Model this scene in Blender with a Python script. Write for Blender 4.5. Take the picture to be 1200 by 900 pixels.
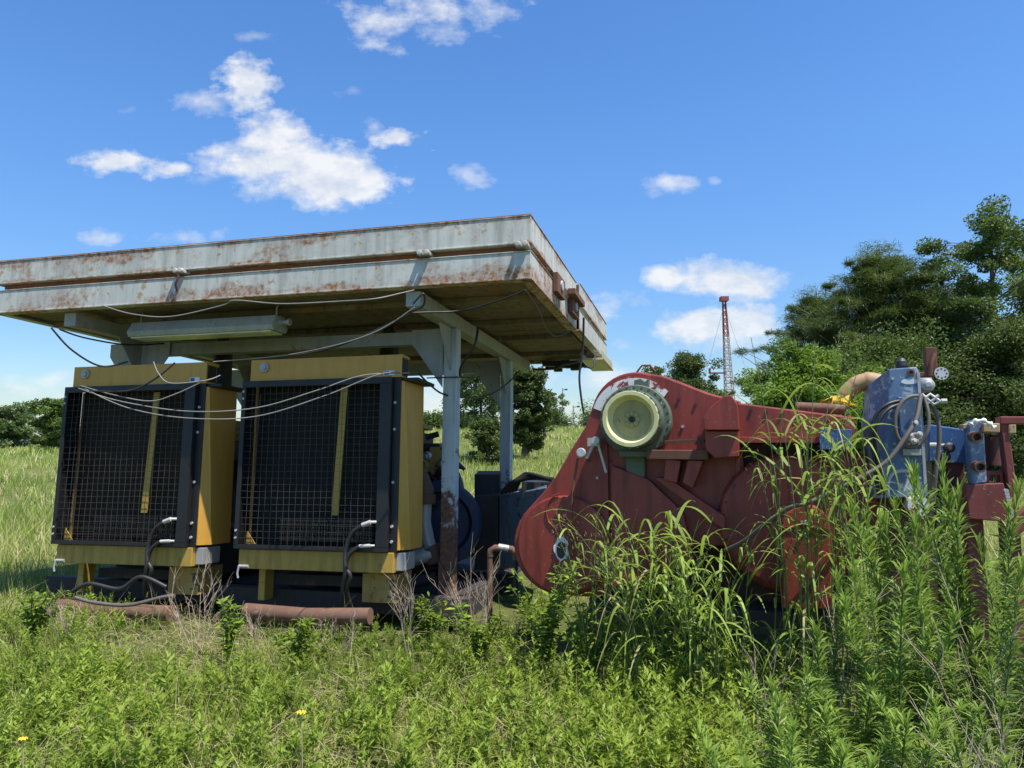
import bpy, math, random
import numpy as np
from mathutils import Vector, Matrix
for o in list(bpy.data.objects): bpy.data.objects.remove(o)
scene = bpy.context.scene
R = math.radians
rng = np.random.default_rng(7)
random.seed(7)

# ------------------------------------------------------------------ camera
PITCH = R(4.1); F = 841.0
cd = bpy.data.cameras.new('camera'); cam = bpy.data.objects.new('camera', cd)
scene.collection.objects.link(cam); scene.camera = cam
cam.location = (0, 0, 1.6); cam.rotation_euler = (R(90) + PITCH, 0, 0)
cd.sensor_width = 36; cd.lens = 36 * F / 1200; cd.clip_start = .05; cd.clip_end = 3000

# ------------------------------------------------------------------ sky and sun
SUN = Vector((.30, -.24, .92)).normalized()
EL = math.asin(SUN.z); AZ = math.atan2(SUN.x, SUN.y)
world = bpy.data.worlds.new('World'); scene.world = world; world.use_nodes = True
nt = world.node_tree; nt.nodes.clear()
def N(t, **k):
    n = nt.nodes.new(t)
    for a, v in k.items(): setattr(n, a, v)
    return n
def ln(a, b): nt.links.new(a, b)
def M(op, a, b=None, c=None, clamp=False):
    n = nt.nodes.new('ShaderNodeMath'); n.operation = op; n.use_clamp = clamp
    for i, v in enumerate((a, b, c)):
        if v is None: continue
        if isinstance(v, (int, float)): n.inputs[i].default_value = v
        else: nt.links.new(v, n.inputs[i])
    return n.outputs[0]
sky = N('ShaderNodeTexSky', sky_type='NISHITA', sun_disc=False)
sky.sun_elevation = EL; sky.sun_rotation = AZ; sky.altitude = 200
sky.air_density = 1.15; sky.dust_density = .35; sky.ozone_density = 3.0
hs = N('ShaderNodeHueSaturation'); hs.inputs['Saturation'].default_value = 1.22
hs.inputs['Value'].default_value = 1.0
ln(sky.outputs[0], hs.inputs['Color'])
bg = N('ShaderNodeBackground'); bg.inputs[1].default_value = .135; 
sg = N('ShaderNodeSeparateXYZ'); tg = N('ShaderNodeTexCoord'); ln(tg.outputs['Generated'], sg.inputs[0])
gr = N('ShaderNodeMapRange'); gr.inputs[1].default_value = -.02; gr.inputs[2].default_value = .42; gr.interpolation_type = 'SMOOTHSTEP'; ln(sg.outputs[2], gr.inputs[0])
gc = N('ShaderNodeMixRGB'); gc.inputs[1].default_value = (.52, .60, .72, 1); gc.inputs[2].default_value = (.82, .86, .98, 1); ln(gr.outputs[0], gc.inputs[0])
gm = N('ShaderNodeMixRGB', blend_type='MULTIPLY'); gm.inputs[0].default_value = 1; ln(hs.outputs[0], gm.inputs[1]); ln(gc.outputs[0], gm.inputs[2]); ln(gm.outputs[0], bg.inputs[0])
tc = N('ShaderNodeTexCoord'); sp = N('ShaderNodeSeparateXYZ'); ln(tc.outputs['Generated'], sp.inputs[0])
yy = M('MAXIMUM', sp.outputs[1], .05)
U = M('DIVIDE', sp.outputs[0], yy); V = M('DIVIDE', sp.outputs[2], yy)
cb = N('ShaderNodeCombineXYZ'); ln(U, cb.inputs[0]); ln(V, cb.inputs[1])
def noise(scale, detail, rough, vec):
    n = N('ShaderNodeTexNoise'); n.inputs['Scale'].default_value = scale
    n.inputs['Detail'].default_value = detail; n.inputs['Roughness'].default_value = rough
    ln(vec, n.inputs['Vector']); return n.outputs['Fac']
mp = N('ShaderNodeMapping'); mp.inputs['Scale'].default_value = (1, 1.45, 1); ln(cb.outputs[0], mp.inputs[0])
n1 = noise(7, 9, .62, mp.outputs[0]); n2 = noise(26, 7, .6, mp.outputs[0])
nn = M('SUBTRACT', M('ADD', M('MULTIPLY', n1, .62), M('MULTIPLY', n2, .38)), .5)
def uv(x, y):
    a, b = (x - 600) / F, (y - 450) / F
    X, Y, Z = a, b * math.sin(PITCH) + math.cos(PITCH), -b * math.cos(PITCH) + math.sin(PITCH)
    return X / Y, Z / Y
# (x, y, half width, half height, density, raggedness)
CL = [(325, 188, 118, 36, 1.0, 1.2), (370, 206, 95, 42, 1.0, 1.2), (315, 165, 55, 44, 1.0, 1.2), (290, 102, 44, 42, .95, 1.5), (245, 122, 48, 18, .6, 2.2), (305, 225, 34, 16, .8, 2), (415, 215, 60, 26, .95, 1.6),
      (145, 187, 62, 17, .95, 1.5), (195, 198, 36, 13, .85, 1.8), (240, 210, 30, 9, .3, 2.4),
      (465, 160, 44, 20, .85, 2.0), (440, 150, 22, 14, .8, 1.8), (550, 204, 24, 15, .5, 2.5),
      (440, 22, 50, 34, .75, 2.5), (500, 8, 90, 26, .8, 2.3), (530, 38, 60, 18, .6, 2.6), (560, 10, 45, 20, .6, 2.4),
      (118, 279, 26, 11, .8, 1.8), (215, 279, 46, 12, .65, 2.2), (296, 43, 26, 7, .35, 2.4), (410, 106, 26, 10, .3, 2.5), (150, 130, 14, 6, .3, 2.2),
      (788, 216, 36, 12, .75, 2.0), (838, 213, 10, 7, .4, 2.0),
      (782, 326, 30, 18, .95, 1.2), (848, 325, 82, 26, 1.0, 1.0), (870, 330, 60, 28, 1.0, 1.0),
      (815, 385, 60, 24, .9, 1.5), (880, 374, 60, 22, .85, 1.6), (845, 400, 60, 18, .6, 1.8),
      (712, 366, 40, 22, .75, 2.0), (745, 355, 26, 14, .5, 2.4), (732, 405, 18, 12, .5, 2.2),
      (700, 442, 50, 20, .7, 1.8), (560, 455, 90, 22, .5, 2.2), (640, 478, 70, 14, .4, 2.2), (620, 440, 40, 16, .5, 2.0),
      (70, 446, 60, 11, .6, 2.0), (20, 458, 40, 10, .55, 2.0), (150, 462, 120, 14, .45, 2.2), (20, 490, 150, 12, .4, 2.0), (276, 440, 40, 16, .9, 1.4), (500, 470, 60, 18, .5, 2.0),
      (1290, 330, 90, 40, .8, 1.8), (-120, 330, 90, 40, .8, 1.6), (-80, 120, 60, 30, .8, 1.6), (1330, 80, 90, 40, .7, 2)]
mask = None
for (x, y, hw, hh, den, rag) in CL:
    u0, v0 = uv(x, y); a = hw / F; b = hh / F
    du = M('DIVIDE', M('SUBTRACT', U, u0), a); dv = M('DIVIDE', M('SUBTRACT', V, v0), b)
    d = M('SQRT', M('ADD', M('MULTIPLY', du, du), M('MULTIPLY', dv, dv)))
    m = M('ADD', M('SUBTRACT', 1.0, d), M('MULTIPLY', nn, rag * 2.9))
    soft = .62 if den > .8 else 1.1
    m = M('MULTIPLY', M('DIVIDE', m, soft, None, True), den)
    mask = m if mask is None else M('MAXIMUM', mask, m)
front = M('GREATER_THAN', sp.outputs[1], .06)
mask = M('MULTIPLY', mask, front)
mask = M('MULTIPLY', M('SMOOTH_MIN', mask, 1.0, .2), .93)
cr = N('ShaderNodeMixRGB'); cr.inputs[1].default_value = (.70, .77, .88, 1); cr.inputs[2].default_value = (1, 1, 1, 1)
mp2 = N('ShaderNodeMapping'); mp2.inputs['Location'].default_value = (.012, .022, 0); mp2.inputs['Scale'].default_value = (1, 1.45, 1); ln(cb.outputs[0], mp2.inputs[0])
n3 = noise(15, 7, .6, mp2.outputs[0]); n4 = noise(15, 7, .6, mp.outputs[0])
shade = M('ADD', .62, M('MULTIPLY', M('SUBTRACT', n4, n3), 3.2)); shade = M('ADD', shade, M('MULTIPLY', M('SUBTRACT', n2, .5), 1.3), None, True)
ln(shade, cr.inputs[0])
bc = N('ShaderNodeBackground'); ln(cr.outputs[0], bc.inputs[0]); bc.inputs[1].default_value = .645
mx = N('ShaderNodeMixShader'); ln(mask, mx.inputs[0]); ln(bg.outputs[0], mx.inputs[1]); ln(bc.outputs[0], mx.inputs[2])
wo = N('ShaderNodeOutputWorld'); ln(mx.outputs[0], wo.inputs[0])
sl = bpy.data.lights.new('sun', 'SUN'); sl.energy = 5.0; sl.angle = R(.5); sl.color = (1, .955, .89)
so = bpy.data.objects.new('sun', sl); scene.collection.objects.link(so)
so.rotation_euler = SUN.to_track_quat('Z', 'Y').to_euler(); so.location = (0, 0, 40)
vs = scene.view_settings; vs.view_transform = 'Standard'; vs.look = 'None'; vs.exposure = 0.6; vs.gamma = 1
vs.use_curve_mapping = False
scene.render.engine = 'CYCLES'
scene.cycles.transparent_max_bounces = 8; scene.cycles.max_bounces = 6

# ------------------------------------------------------------------ frames: real places worked out once
CAM = Vector((0, 0, 1.6))
def ray(x, y):
    a, b = (x - 600) / F, (y - 450) / F
    return Vector((a, b * math.sin(PITCH) + math.cos(PITCH), -b * math.cos(PITCH) + math.sin(PITCH)))
def at(x, y, Y):
    r = ray(x, y); return CAM + r * (Y / r.y)
class Frame:
    def __init__(s, o, yaw, pit, roll):
        s.o = Vector(o)
        s.R = (Matrix.Rotation(R(yaw), 3, 'Z') @ Matrix.Rotation(R(pit), 3, 'X') @ Matrix.Rotation(R(roll), 3, 'Y'))
        s.m = Matrix.Translation(s.o) @ s.R.to_4x4()
    def p(s, x, y, val, ax=1):
        r = ray(x, y); n = s.R.col[ax]
        t = (val - (CAM - s.o).dot(n)) / r.dot(n)
        return s.R.transposed() @ (CAM + r * t - s.o)
    def w(s, a, b, c): return s.m @ Vector((a, b, c))
    def l(s, P): return s.m.inverted() @ Vector(P)
FG = Frame(at(450, 647, 5.8), -13, -4, -.7)
FR = Frame(at(525, 698, 6.3), -15, -3.1, -.4)
h = at(740, 482, 5.2)
FM = Frame((h.x, h.y, 0), -20, -1.5, 0)

# ------------------------------------------------------------------ materials
MATS = {}
class NT:
    def __init__(s, name):
        s.mat = bpy.data.materials.new(name); s.mat.use_nodes = True
        s.t = s.mat.node_tree; s.t.nodes.clear()
        s.out = s.t.nodes.new('ShaderNodeOutputMaterial')
    def n(s, t, **k):
        n = s.t.nodes.new(t)
        for a, v in k.items(): setattr(n, a, v)
        return n
    def l(s, a, b): s.t.links.new(a, b)
    def noise(s, vec, scale, detail=5, rough=.6, dist=0):
        n = s.n('ShaderNodeTexNoise'); n.inputs['Scale'].default_value = scale
        n.inputs['Detail'].default_value = detail; n.inputs['Roughness'].default_value = rough
        n.inputs['Distortion'].default_value = dist
        s.l(vec, n.inputs['Vector']); return n.outputs['Fac']
    def ramp(s, f, a, b):
        n = s.n('ShaderNodeMapRange'); n.inputs[1].default_value = a; n.inputs[2].default_value = b
        n.clamp = True; s.l(f, n.inputs[0]); return n.outputs[0]
    def mix(s, f, a, b):
        n = s.n('ShaderNodeMixRGB')
        for i, v in enumerate((f, a, b)):
            if isinstance(v, (int, float)): n.inputs[i].default_value = v
            elif isinstance(v, tuple): n.inputs[i].default_value = (*v, 1)
            else: s.l(v, n.inputs[i])
        return n.outputs[0]
    def math(s, op, a, b=0, clamp=False):
        n = s.n('ShaderNodeMath', operation=op, use_clamp=clamp)
        for i, v in enumerate((a, b)):
            if isinstance(v, (int, float)): n.inputs[i].default_value = v
            else: s.l(v, n.inputs[i])
        return n.outputs[0]
    def coord(s, scale=(1, 1, 1), kind='Object'):
        t = s.n('ShaderNodeTexCoord'); m = s.n('ShaderNodeMapping'); m.inputs['Scale'].default_value = scale
        s.l(t.outputs[kind], m.inputs[0]); return m.outputs[0]
def metal(name, base, worn=None, rust=.3, wear=.3, rough=.5, streak=True, scale=1.0, metallic=0.0, rustcol=(.20, .065, .022), dirt=.35, fade=None, edges=None, lowrust=None, specks=1.0):
    """painted or bare steel: faded paint, chips to a second colour, rust patches and runs, grime"""
    s = NT(name); c = s.coord(); st = s.coord((9, 9, .9))
    col = s.mix(s.ramp(s.noise(c, 2.2 * scale, 6), .3, .72), base, fade or tuple(min(1, v * 1.25 + .012) for v in base))
    col = s.mix(s.math('MULTIPLY', s.ramp(s.noise(st, 1.6 * scale, 4, .6), .45, .75), dirt), col, tuple(v * .45 for v in base))
    if worn:
        f = s.ramp(s.noise(c, 9 * scale, 9, .72, .4), .70 - .26 * wear, .72 - .26 * wear)
        col = s.mix(f, col, worn)
        f2 = s.ramp(s.noise(c, 34 * scale, 5, .7), .66 - .1 * wear, .69 - .1 * wear); col = s.mix(s.math('MULTIPLY', f2, .7), col, worn)
    f = None; ru = None
    if rust > 0:
        big = s.noise(c, 1.35 * scale, 7, .68, .3)
        f = s.ramp(big, .78 - .36 * rust, .92 - .36 * rust)
        fine = s.ramp(s.noise(c, 22 * scale, 7, .7), .44, .60)
        f = s.math('MULTIPLY', f, s.math('ADD', s.math('MULTIPLY', fine, .75), .25))
        if streak:
            g = s.math('MULTIPLY', s.ramp(s.noise(st, 2.4 * scale, 5, .7), .58, .78), s.ramp(s.noise(c, .8, 3), .38, .6))
            f = s.math('MAXIMUM', f, s.math('MULTIPLY', g, .75 * min(1, rust * 1.6)))
        if edges:
            sx = s.n('ShaderNodeSeparateXYZ'); s.l(s.coord(), sx.inputs[0]); z = sx.outputs[2]
            run = s.noise(s.coord((14, 14, 1.2)), 1.0, 6, .7); pat = s.ramp(s.noise(s.coord((1.0, 1.0, 2.0)), 1.1, 5, .65), .2, .8)
            for ze, dn, up_ in edges:     # rust creeping in from an edge at height ze, over width dn
                d = s.math('DIVIDE', s.math('ABSOLUTE', s.math('SUBTRACT', z, ze)), dn)
                k = s.math('SUBTRACT', s.math('ADD', s.math('MULTIPLY', pat, 2.3), s.math('MULTIPLY', run, 1.2)), s.math('ADD', d, up_))
                k = s.math('MULTIPLY', s.ramp(k, 0, .35), s.math('ADD', .35, s.math('MULTIPLY', fine, .65)))
                f = s.math('MAXIMUM', f, k)
        if lowrust:
            sx = s.n('ShaderNodeSeparateXYZ'); s.l(s.coord(), sx.inputs[0])
            k = s.math('ADD', s.ramp(sx.outputs[2], lowrust[0], lowrust[1]), s.math('MULTIPLY', s.math('SUBTRACT', s.noise(c, 7, 8, .72), .5), 2.2))
            f = s.math('MAXIMUM', f, s.ramp(k, .55, .7))
        ru = s.mix(s.ramp(s.noise(c, 40 * scale, 5), .3, .7), rustcol, tuple(min(1, v * 2.3) for v in rustcol))
        col = s.mix(f, col, ru)
    b = s.n('ShaderNodeBsdfPrincipled'); s.l(col, b.inputs['Base Color'])
    rr = s.math('ADD', s.math('MULTIPLY', s.noise(c, 12 * scale, 5), .3), rough - .12)
    if f is not None: rr = s.math('ADD', rr, s.math('MULTIPLY', f, .3), True)
    s.l(rr, b.inputs['Roughness']); b.inputs['Metallic'].default_value = metallic
    bp = s.n('ShaderNodeBump'); bp.inputs['Strength'].default_value = .35; bp.inputs['Distance'].default_value = .006
    hgt = s.math('ADD', s.noise(c, 3 * scale, 3), s.math('MULTIPLY', s.noise(c, 60 * scale, 4), .15))
    s.l(hgt, bp.inputs['Height']); s.l(bp.outputs[0], b.inputs['Normal'])
    s.l(b.outputs[0], s.out.inputs[0]); MATS[name] = s.mat; return s.mat
def leafmat(name, dark, light, trans=.35, dry=(.42, .33, .16)):
    """tint 0..1 = dark to light green, above 1 = dry straw"""
    s = NT(name); a = s.n('ShaderNodeAttribute', attribute_name='tint'); t = a.outputs['Fac']
    oi = s.n('ShaderNodeObjectInfo')
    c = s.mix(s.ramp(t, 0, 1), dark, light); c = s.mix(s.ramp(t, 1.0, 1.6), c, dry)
    g = s.n('ShaderNodeHueSaturation'); s.l(c, g.inputs['Color'])
    s.l(s.math('ADD', s.math('MULTIPLY', oi.outputs['Random'], .3), .85), g.inputs['Value'])
    c = g.outputs[0]
    b = s.n('ShaderNodeBsdfPrincipled'); s.l(c, b.inputs['Base Color']); b.inputs['Roughness'].default_value = .48
    b.inputs['Specular IOR Level'].default_value = .22
    tr = s.n('ShaderNodeBsdfTranslucent'); s.l(s.mix(.35, c, (.35, .5, .06)), tr.inputs[0])
    m = s.n('ShaderNodeMixShader'); m.inputs[0].default_value = trans
    s.l(b.outputs[0], m.inputs[1]); s.l(tr.outputs[0], m.inputs[2]); s.l(m.outputs[0], s.out.inputs[0])
    MATS[name] = s.mat; return s.mat
m_fascia = metal('weathered_grey_paint', (.45, .46, .42), (.40, .27, .14), .66, .42, .55, rustcol=(.155, .056, .013), dirt=.6, fade=(.60, .59, .52), edges=[(2.96, .20, 1.42), (2.752, .08, 1.52), (2.685, .08, 1.6), (2.471, .20, 1.40)])
m_rustedge = metal('rusty_edge', (.16, .06, .03), None, .9, 0, .85)
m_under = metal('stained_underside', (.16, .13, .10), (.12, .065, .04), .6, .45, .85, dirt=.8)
m_beam = metal('beam_paint', (.29, .30, .28), (.25, .16, .09), .5, .3, .6)  # grey lowered to put the shade under the canopy into the colour
m_post = metal('post_paint', (.40, .45, .45), (.12, .055, .035), .35, .22, .6, rustcol=(.085, .04, .025), lowrust=(1.7, .3), dirt=.6)
m_yel = metal('equipment_yellow', (.52, .265, .034), (.30, .17, .04), .20, .10, .45, dirt=.28, fade=(.56, .31, .055))
m_yelbase = metal('dirty_yellow', (.36, .225, .035), (.08, .05, .03), .35, .2, .55, dirt=.8)
m_black = metal('black_steel', (.008, .008, .0085), (.05, .04, .03), .14, .1, .5, fade=(.015, .015, .016))
m_wire = metal('mesh_wire', (.045, .040, .033), None, .5, 0, .5, rustcol=(.12, .085, .05))
m_core = metal('radiator_core', (.006, .0055, .005), None, .4, 0, .8, rustcol=(.025, .016, .009), fade=(.010, .009, .008))
m_engine = metal('oily_engine', (.016, .015, .013), (.10, .07, .04), .3, .3, .6)
m_engyel = metal('engine_yellow', (.34, .22, .05), (.05, .04, .03), .5, .5, .6)
m_galv = metal('galvanised_pipe', (.36, .36, .35), (.18, .11, .07), .4, .3, .45, metallic=.3)
m_rpipe = metal('rusty_pipe', (.13, .066, .040), (.24, .16, .11), .6, .4, .85, rustcol=(.07, .033, .02))
m_skid = metal('skid_steel', (.028, .024, .022), (.08, .045, .03), .5, .3, .8)
m_red = metal('red_oxide_paint', (.225, .029, .018), (.36, .19, .15), .55, .14, .45, rustcol=(.06, .018, .010), dirt=.85, fade=(.29, .048, .030))
m_redband = metal('peeling_white_paint', (.66, .64, .60), (.24, .035, .028), .15, .62, .6, scale=.8)
m_reddark = metal('dark_red_paint', (.075, .014, .012), (.20, .12, .10), .4, .1, .5, dirt=.7)
m_redframe = metal('red_brown_frame', (.17, .035, .028), (.32, .22, .19), .45, .3, .65)
m_cream = metal('cream_hub_paint', (.60, .56, .27), (.20, .17, .08), .12, .12, .5, dirt=.35, fade=(.68, .64, .34))
m_creamdk = metal('dark_cream_paint', (.30, .27, .11), (.12, .09, .04), .45, .3, .5)  # darker cream for the sunken dish and its bolts
m_olive = metal('olive_drum_paint', (.075, .10, .065), (.26, .27, .22), .4, .3, .6)
m_blue = metal('faded_blue_paint', (.065, .12, .22), (.34, .38, .42), .50, .55, .45, rustcol=(.16, .07, .05), dirt=.5, fade=(.17, .25, .38))
m_blue2 = metal('deep_blue_paint', (.025, .085, .22), (.25, .30, .36), .35, .35, .45)
m_bluedk = metal('dark_blue_drum', (.008, .020, .055), (.05, .06, .08), .25, .2, .5)
m_greyblue = metal('grey_blue_panel', (.12, .16, .20), (.05, .045, .04), .4, .5, .6)
m_rubber = metal('black_rubber', (.016, .015, .014), None, 0, 0, .5)
m_hose = metal('dusty_hose', (.10, .085, .07), None, 0, 0, .6)
m_whitecable = metal('grey_cable', (.20, .19, .18), None, 0, 0, .5)
m_wood = metal('old_timber', (.40, .28, .15), (.18, .11, .06), .2, .4, .8)
m_white = metal('off_white_metal', (.42, .41, .38), (.3, .22, .14), .25, .25, .5)
m_lens = metal('yellowed_lens', (.50, .50, .36), None, .2, 0, .35)
m_rag = metal('white_rag', (.70, .68, .62), None, 0, 0, .9)
m_yelbag = metal('yellow_plastic', (.68, .50, .06), (.5, .4, .2), 0, .3, .5)
m_tan = metal('tan_duct', (.33, .21, .10), (.22, .11, .06), .4, .3, .6)
m_dkrust = metal('brown_rust', (.12, .05, .03), None, .6, 0, .9)
m_mast = metal('mast_red', (.20, .05, .045), None, .2, 0, .6)
m_mastw = metal('mast_white', (.34, .27, .25), None, .2, 0, .6)
m_bark = metal('bark', (.13, .10, .075), (.07, .05, .035), 0, .4, .9)
m_twig = metal('dead_twig', (.38, .29, .21), (.25, .18, .12), 0, .4, .9)
m_label = metal('sticker_white', (.6, .62, .62), None, 0, 0, .4)
m_labelb = metal('sticker_blue', (.03, .07, .25), None, 0, 0, .4)
m_petal = metal('yellow_petal', (.85, .50, .02), None, 0, 0, .5)
l_weed = leafmat('weed_leaf', (.09, .15, .018), (.34, .44, .06), .42, (.58, .48, .27))
l_grass = leafmat('grass_blade', (.12, .175, .025), (.37, .43, .075), .4, (.62, .52, .30))
l_field = leafmat('field_grass', (.12, .18, .028), (.31, .39, .07), .34, (.52, .44, .22))
l_tall = leafmat('broad_grass_blade', (.12, .20, .028), (.36, .46, .09), .42, (.56, .46, .22))
l_spike = leafmat('spiky_leaf', (.06, .115, .020), (.27, .38, .065), .36)
l_cedar = leafmat('cedar_foliage', (.030, .052, .016), (.12, .155, .042), .22)
l_broad = leafmat('broad_foliage', (.04, .075, .020), (.15, .21, .05), .28)
l_vine = leafmat('vine_foliage', (.07, .13, .018), (.23, .35, .04), .32)
l_pale = leafmat('pale_foliage', (.07, .105, .04), (.17, .23, .09), .3)
def ground_mat():
    s = NT('field_ground'); c = s.coord(kind='Object')
    a = s.mix(s.ramp(s.noise(c, .35, 6), .35, .65), (.10, .135, .03), (.22, .20, .09))
    a = s.mix(s.ramp(s.noise(c, 3.5, 8, .7), .45, .65), a, (.055, .085, .02))
    a = s.mix(s.ramp(s.noise(c, .06, 5), .42, .62), a, (.17, .20, .055))
    b = s.n('ShaderNodeBsdfPrincipled'); s.l(a, b.inputs['Base Color']); b.inputs['Roughness'].default_value = .95
    b.inputs['Specular IOR Level'].default_value = .1
    bp = s.n('ShaderNodeBump'); bp.inputs['Distance'].default_value = .1; s.l(s.noise(c, 6, 8, .75), bp.inputs['Height']); s.l(bp.outputs[0], b.inputs['Normal'])
    s.l(b.outputs[0], s.out.inputs[0]); return s.mat

# ------------------------------------------------------------------ mesh helpers
def link(o, parent=None):
    scene.collection.objects.link(o)
    if parent: o.parent = parent
    return o
def tag(o, label=None, cat=None, group=None, kind=None):
    if label: o['label'] = label
    if cat: o['category'] = cat
    if group: o['group'] = group
    if kind: o['kind'] = kind
    return o
def empty(name, label, cat, mat=None, loc=None, group=None):
    o = bpy.data.objects.new(name, None); o.empty_display_size = .2; link(o)
    if mat is not None: o.matrix_world = mat
    if loc is not None: o.location = loc
    return tag(o, label, cat, group)
class MB:
    def __init__(s): s.v = []; s.f = []; s.sm = []
    def add(s, vs, fs, smooth=False):
        k = len(s.v); s.v += [tuple(v) for v in vs]; s.f += [tuple(i + k for i in f) for f in fs]; s.sm += [smooth] * len(fs); return s
    def box(s, a0, a1, b0, b1, c0, c1):
        a0, a1 = sorted((a0, a1)); b0, b1 = sorted((b0, b1)); c0, c1 = sorted((c0, c1))
        return s.add([(a0, b0, c0), (a1, b0, c0), (a1, b1, c0), (a0, b1, c0), (a0, b0, c1), (a1, b0, c1), (a1, b1, c1), (a0, b1, c1)],
                     [(0, 3, 2, 1), (4, 5, 6, 7), (0, 1, 5, 4), (1, 2, 6, 5), (2, 3, 7, 6), (3, 0, 4, 7)])
    def loft(s, A, B):
        n = len(A); return s.add(list(A) + list(B), [tuple(range(n)), tuple(range(2 * n - 1, n - 1, -1))] + [(i, i + n, (i + 1) % n + n, (i + 1) % n) for i in range(n)])
    def prism(s, poly, b0, b1):   # poly of (a, c), extruded along b
        return s.loft([(a, b0, c) for a, c in poly], [(a, b1, c) for a, c in poly])
    def tube(s, pts, r, n=8, cap=True):
        pts = [Vector(p) for p in pts]; rs = r if isinstance(r, (list, tuple)) else [r] * len(pts)
        vs = []; fs = []; prev = None
        for i, p in enumerate(pts):
            t = (pts[min(i + 1, len(pts) - 1)] - pts[max(i - 1, 0)]).normalized()
            if prev is None:
                u = t.orthogonal().normalized()
            else:
                u = (prev - t * prev.dot(t)).normalized()
            prev = u; w = t.cross(u)
            for k in range(n):
                an = 2 * math.pi * k / n; vs.append(p + (u * math.cos(an) + w * math.sin(an)) * rs[i])
        for i in range(len(pts) - 1):
            for k in range(n):
                a = i * n + k; b = i * n + (k + 1) % n; fs.append((a, b, b + n, a + n))
        s.add(vs, fs, True)
        if cap:
            m = len(pts) - 1
            s.add(vs[:n], [tuple(range(n - 1, -1, -1))]); s.add(vs[m * n:m * n + n], [tuple(range(n))])
        return s
    def lathe(s, c, axis, prof, n=40, cap=True):   # prof of (distance along axis, radius)
        c = Vector(c); t = Vector(axis).normalized(); u = t.orthogonal().normalized(); w = t.cross(u); vs = []; fs = []
        for d, r in prof:
            for k in range(n):
                an = 2 * math.pi * k / n; vs.append(c + t * d + (u * math.cos(an) + w * math.sin(an)) * r)
        for i in range(len(prof) - 1):
            for k in range(n):
                a = i * n + k; b = i * n + (k + 1) % n; fs.append((a, b, b + n, a + n))
        if cap: fs += [tuple(range(n - 1, -1, -1)), tuple((len(prof) - 1) * n + k for k in range(n))]
        return s.add(vs, fs, False)
    def build(s, name, mat, parent=None, bevel=0, label=None, recentre=False, auto=True):
        me = bpy.data.meshes.new(name); vs = s.v; off = None
        if recentre:
            A = np.array(vs); lo = A.min(0); hi = A.max(0); off = Vector(((lo[0] + hi[0]) / 2, (lo[1] + hi[1]) / 2, lo[2]))
            vs = [tuple(Vector(v) - off) for v in vs]
        me.from_pydata(vs, [], s.f); me.update()
        me.polygons.foreach_set('use_smooth', s.sm)
        import bmesh
        bm = bmesh.new(); bm.from_mesh(me); bmesh.ops.recalc_face_normals(bm, faces=bm.faces); bm.to_mesh(me); bm.free()
        me.materials.append(mat); o = bpy.data.objects.new(name, me); link(o, parent)
        if off is not None: o.location = off
        if bevel:
            b = o.modifiers.new('bevel', 'BEVEL'); b.width = bevel; b.segments = 2; b.limit_method = 'ANGLE'
        if label: o['label'] = label
        return o
def spline(pts, n=8):
    pts = [Vector(p) for p in pts]; P = [pts[0]] + pts + [pts[-1]]; out = []
    for i in range(1, len(P) - 2):
        for k in range(n):
            t = k / n; a, b, c, d = P[i - 1:i + 3]
            out.append(.5 * ((2 * b) + (c - a) * t + (2 * a - 5 * b + 4 * c - d) * t * t + (3 * b - a - 3 * c + d) * t ** 3))
    out.append(pts[-1]); return out
def pbox(mb, fr, x0, y0, x1, y1, b0, b1):
    p = fr.p(x0, y0, b0); q = fr.p(x1, y1, b0); return mb.box(p.x, q.x, b0, b1, p.z, q.z)
def pc(fr, pts, b): return [(lambda q: (q.x, q.z))(fr.p(x, y, b)) for x, y in pts]

# numpy leaf meshes
def nrm(a): return a / np.maximum(np.linalg.norm(a, axis=1, keepdims=True), 1e-9)
def blades(P, D, L, W, droop, S, tint, prof='grass', twist=.6):
    n = len(P); D = nrm(D); L = np.broadcast_to(L, n)[:, None]; W = np.broadcast_to(W, n)[:, None]; droop = np.broadcast_to(droop, n)[:, None]
    side = nrm(np.cross(D, np.array([0, 0, 1.])) + rng.normal(0, 1e-3, (n, 3))); nor = np.cross(side, D)
    a = rng.normal(0, twist, (n, 1)); side = side * np.cos(a) + nor * np.sin(a)
    Vv = np.zeros((n, S + 1, 2, 3))
    for k in range(S + 1):
        t = k / S; p = P + D * L * t + np.array([0, 0, -1.]) * droop * L * t * t
        w = (max(.06, (1 - t) ** .7) * (.6 + .4 * min(1, t * 4))) if prof == 'grass' else max(.1, math.sin(math.pi * (.08 + .88 * t)))
        Vv[:, k, 0] = p - side * W * .5 * w; Vv[:, k, 1] = p + side * W * .5 * w
    base = (np.arange(n) * (S + 1) * 2)[:, None]
    k = np.arange(S)[None, :] * 2
    Fq = np.stack([base + k, base + k + 1, base + k + 3, base + k + 2], -1).reshape(-1, 4)
    return [Vv.reshape(-1, 3), Fq, np.repeat(np.broadcast_to(tint, n), (S + 1) * 2)]
def rhombs(P, size, tint, flat=0.0, aspect=.55, updir=None):
    n = len(P); D = rng.normal(size=(n, 3)); D[:, 2] *= (1 - flat)
    D = nrm(D); Q = nrm(np.cross(D, rng.normal(size=(n, 3)) + np.array([0, 0, flat * 2])))
    s = np.broadcast_to(size, n)[:, None]
    Vv = np.stack([P - D * s * .5, P + Q * s * aspect * .5, P + D * s * .5, P - Q * s * aspect * .5], 1)
    return [Vv.reshape(-1, 3), np.arange(n * 4).reshape(-1, 4), np.repeat(np.broadcast_to(tint, n), 4)]
def cat(parts):
    V = []; Fq = []; T = []; k = 0
    for v, f, t in parts: V.append(v); Fq.append(f + k); T.append(t); k += len(v)
    return [np.concatenate(V), np.concatenate(Fq), np.concatenate(T)]
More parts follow.
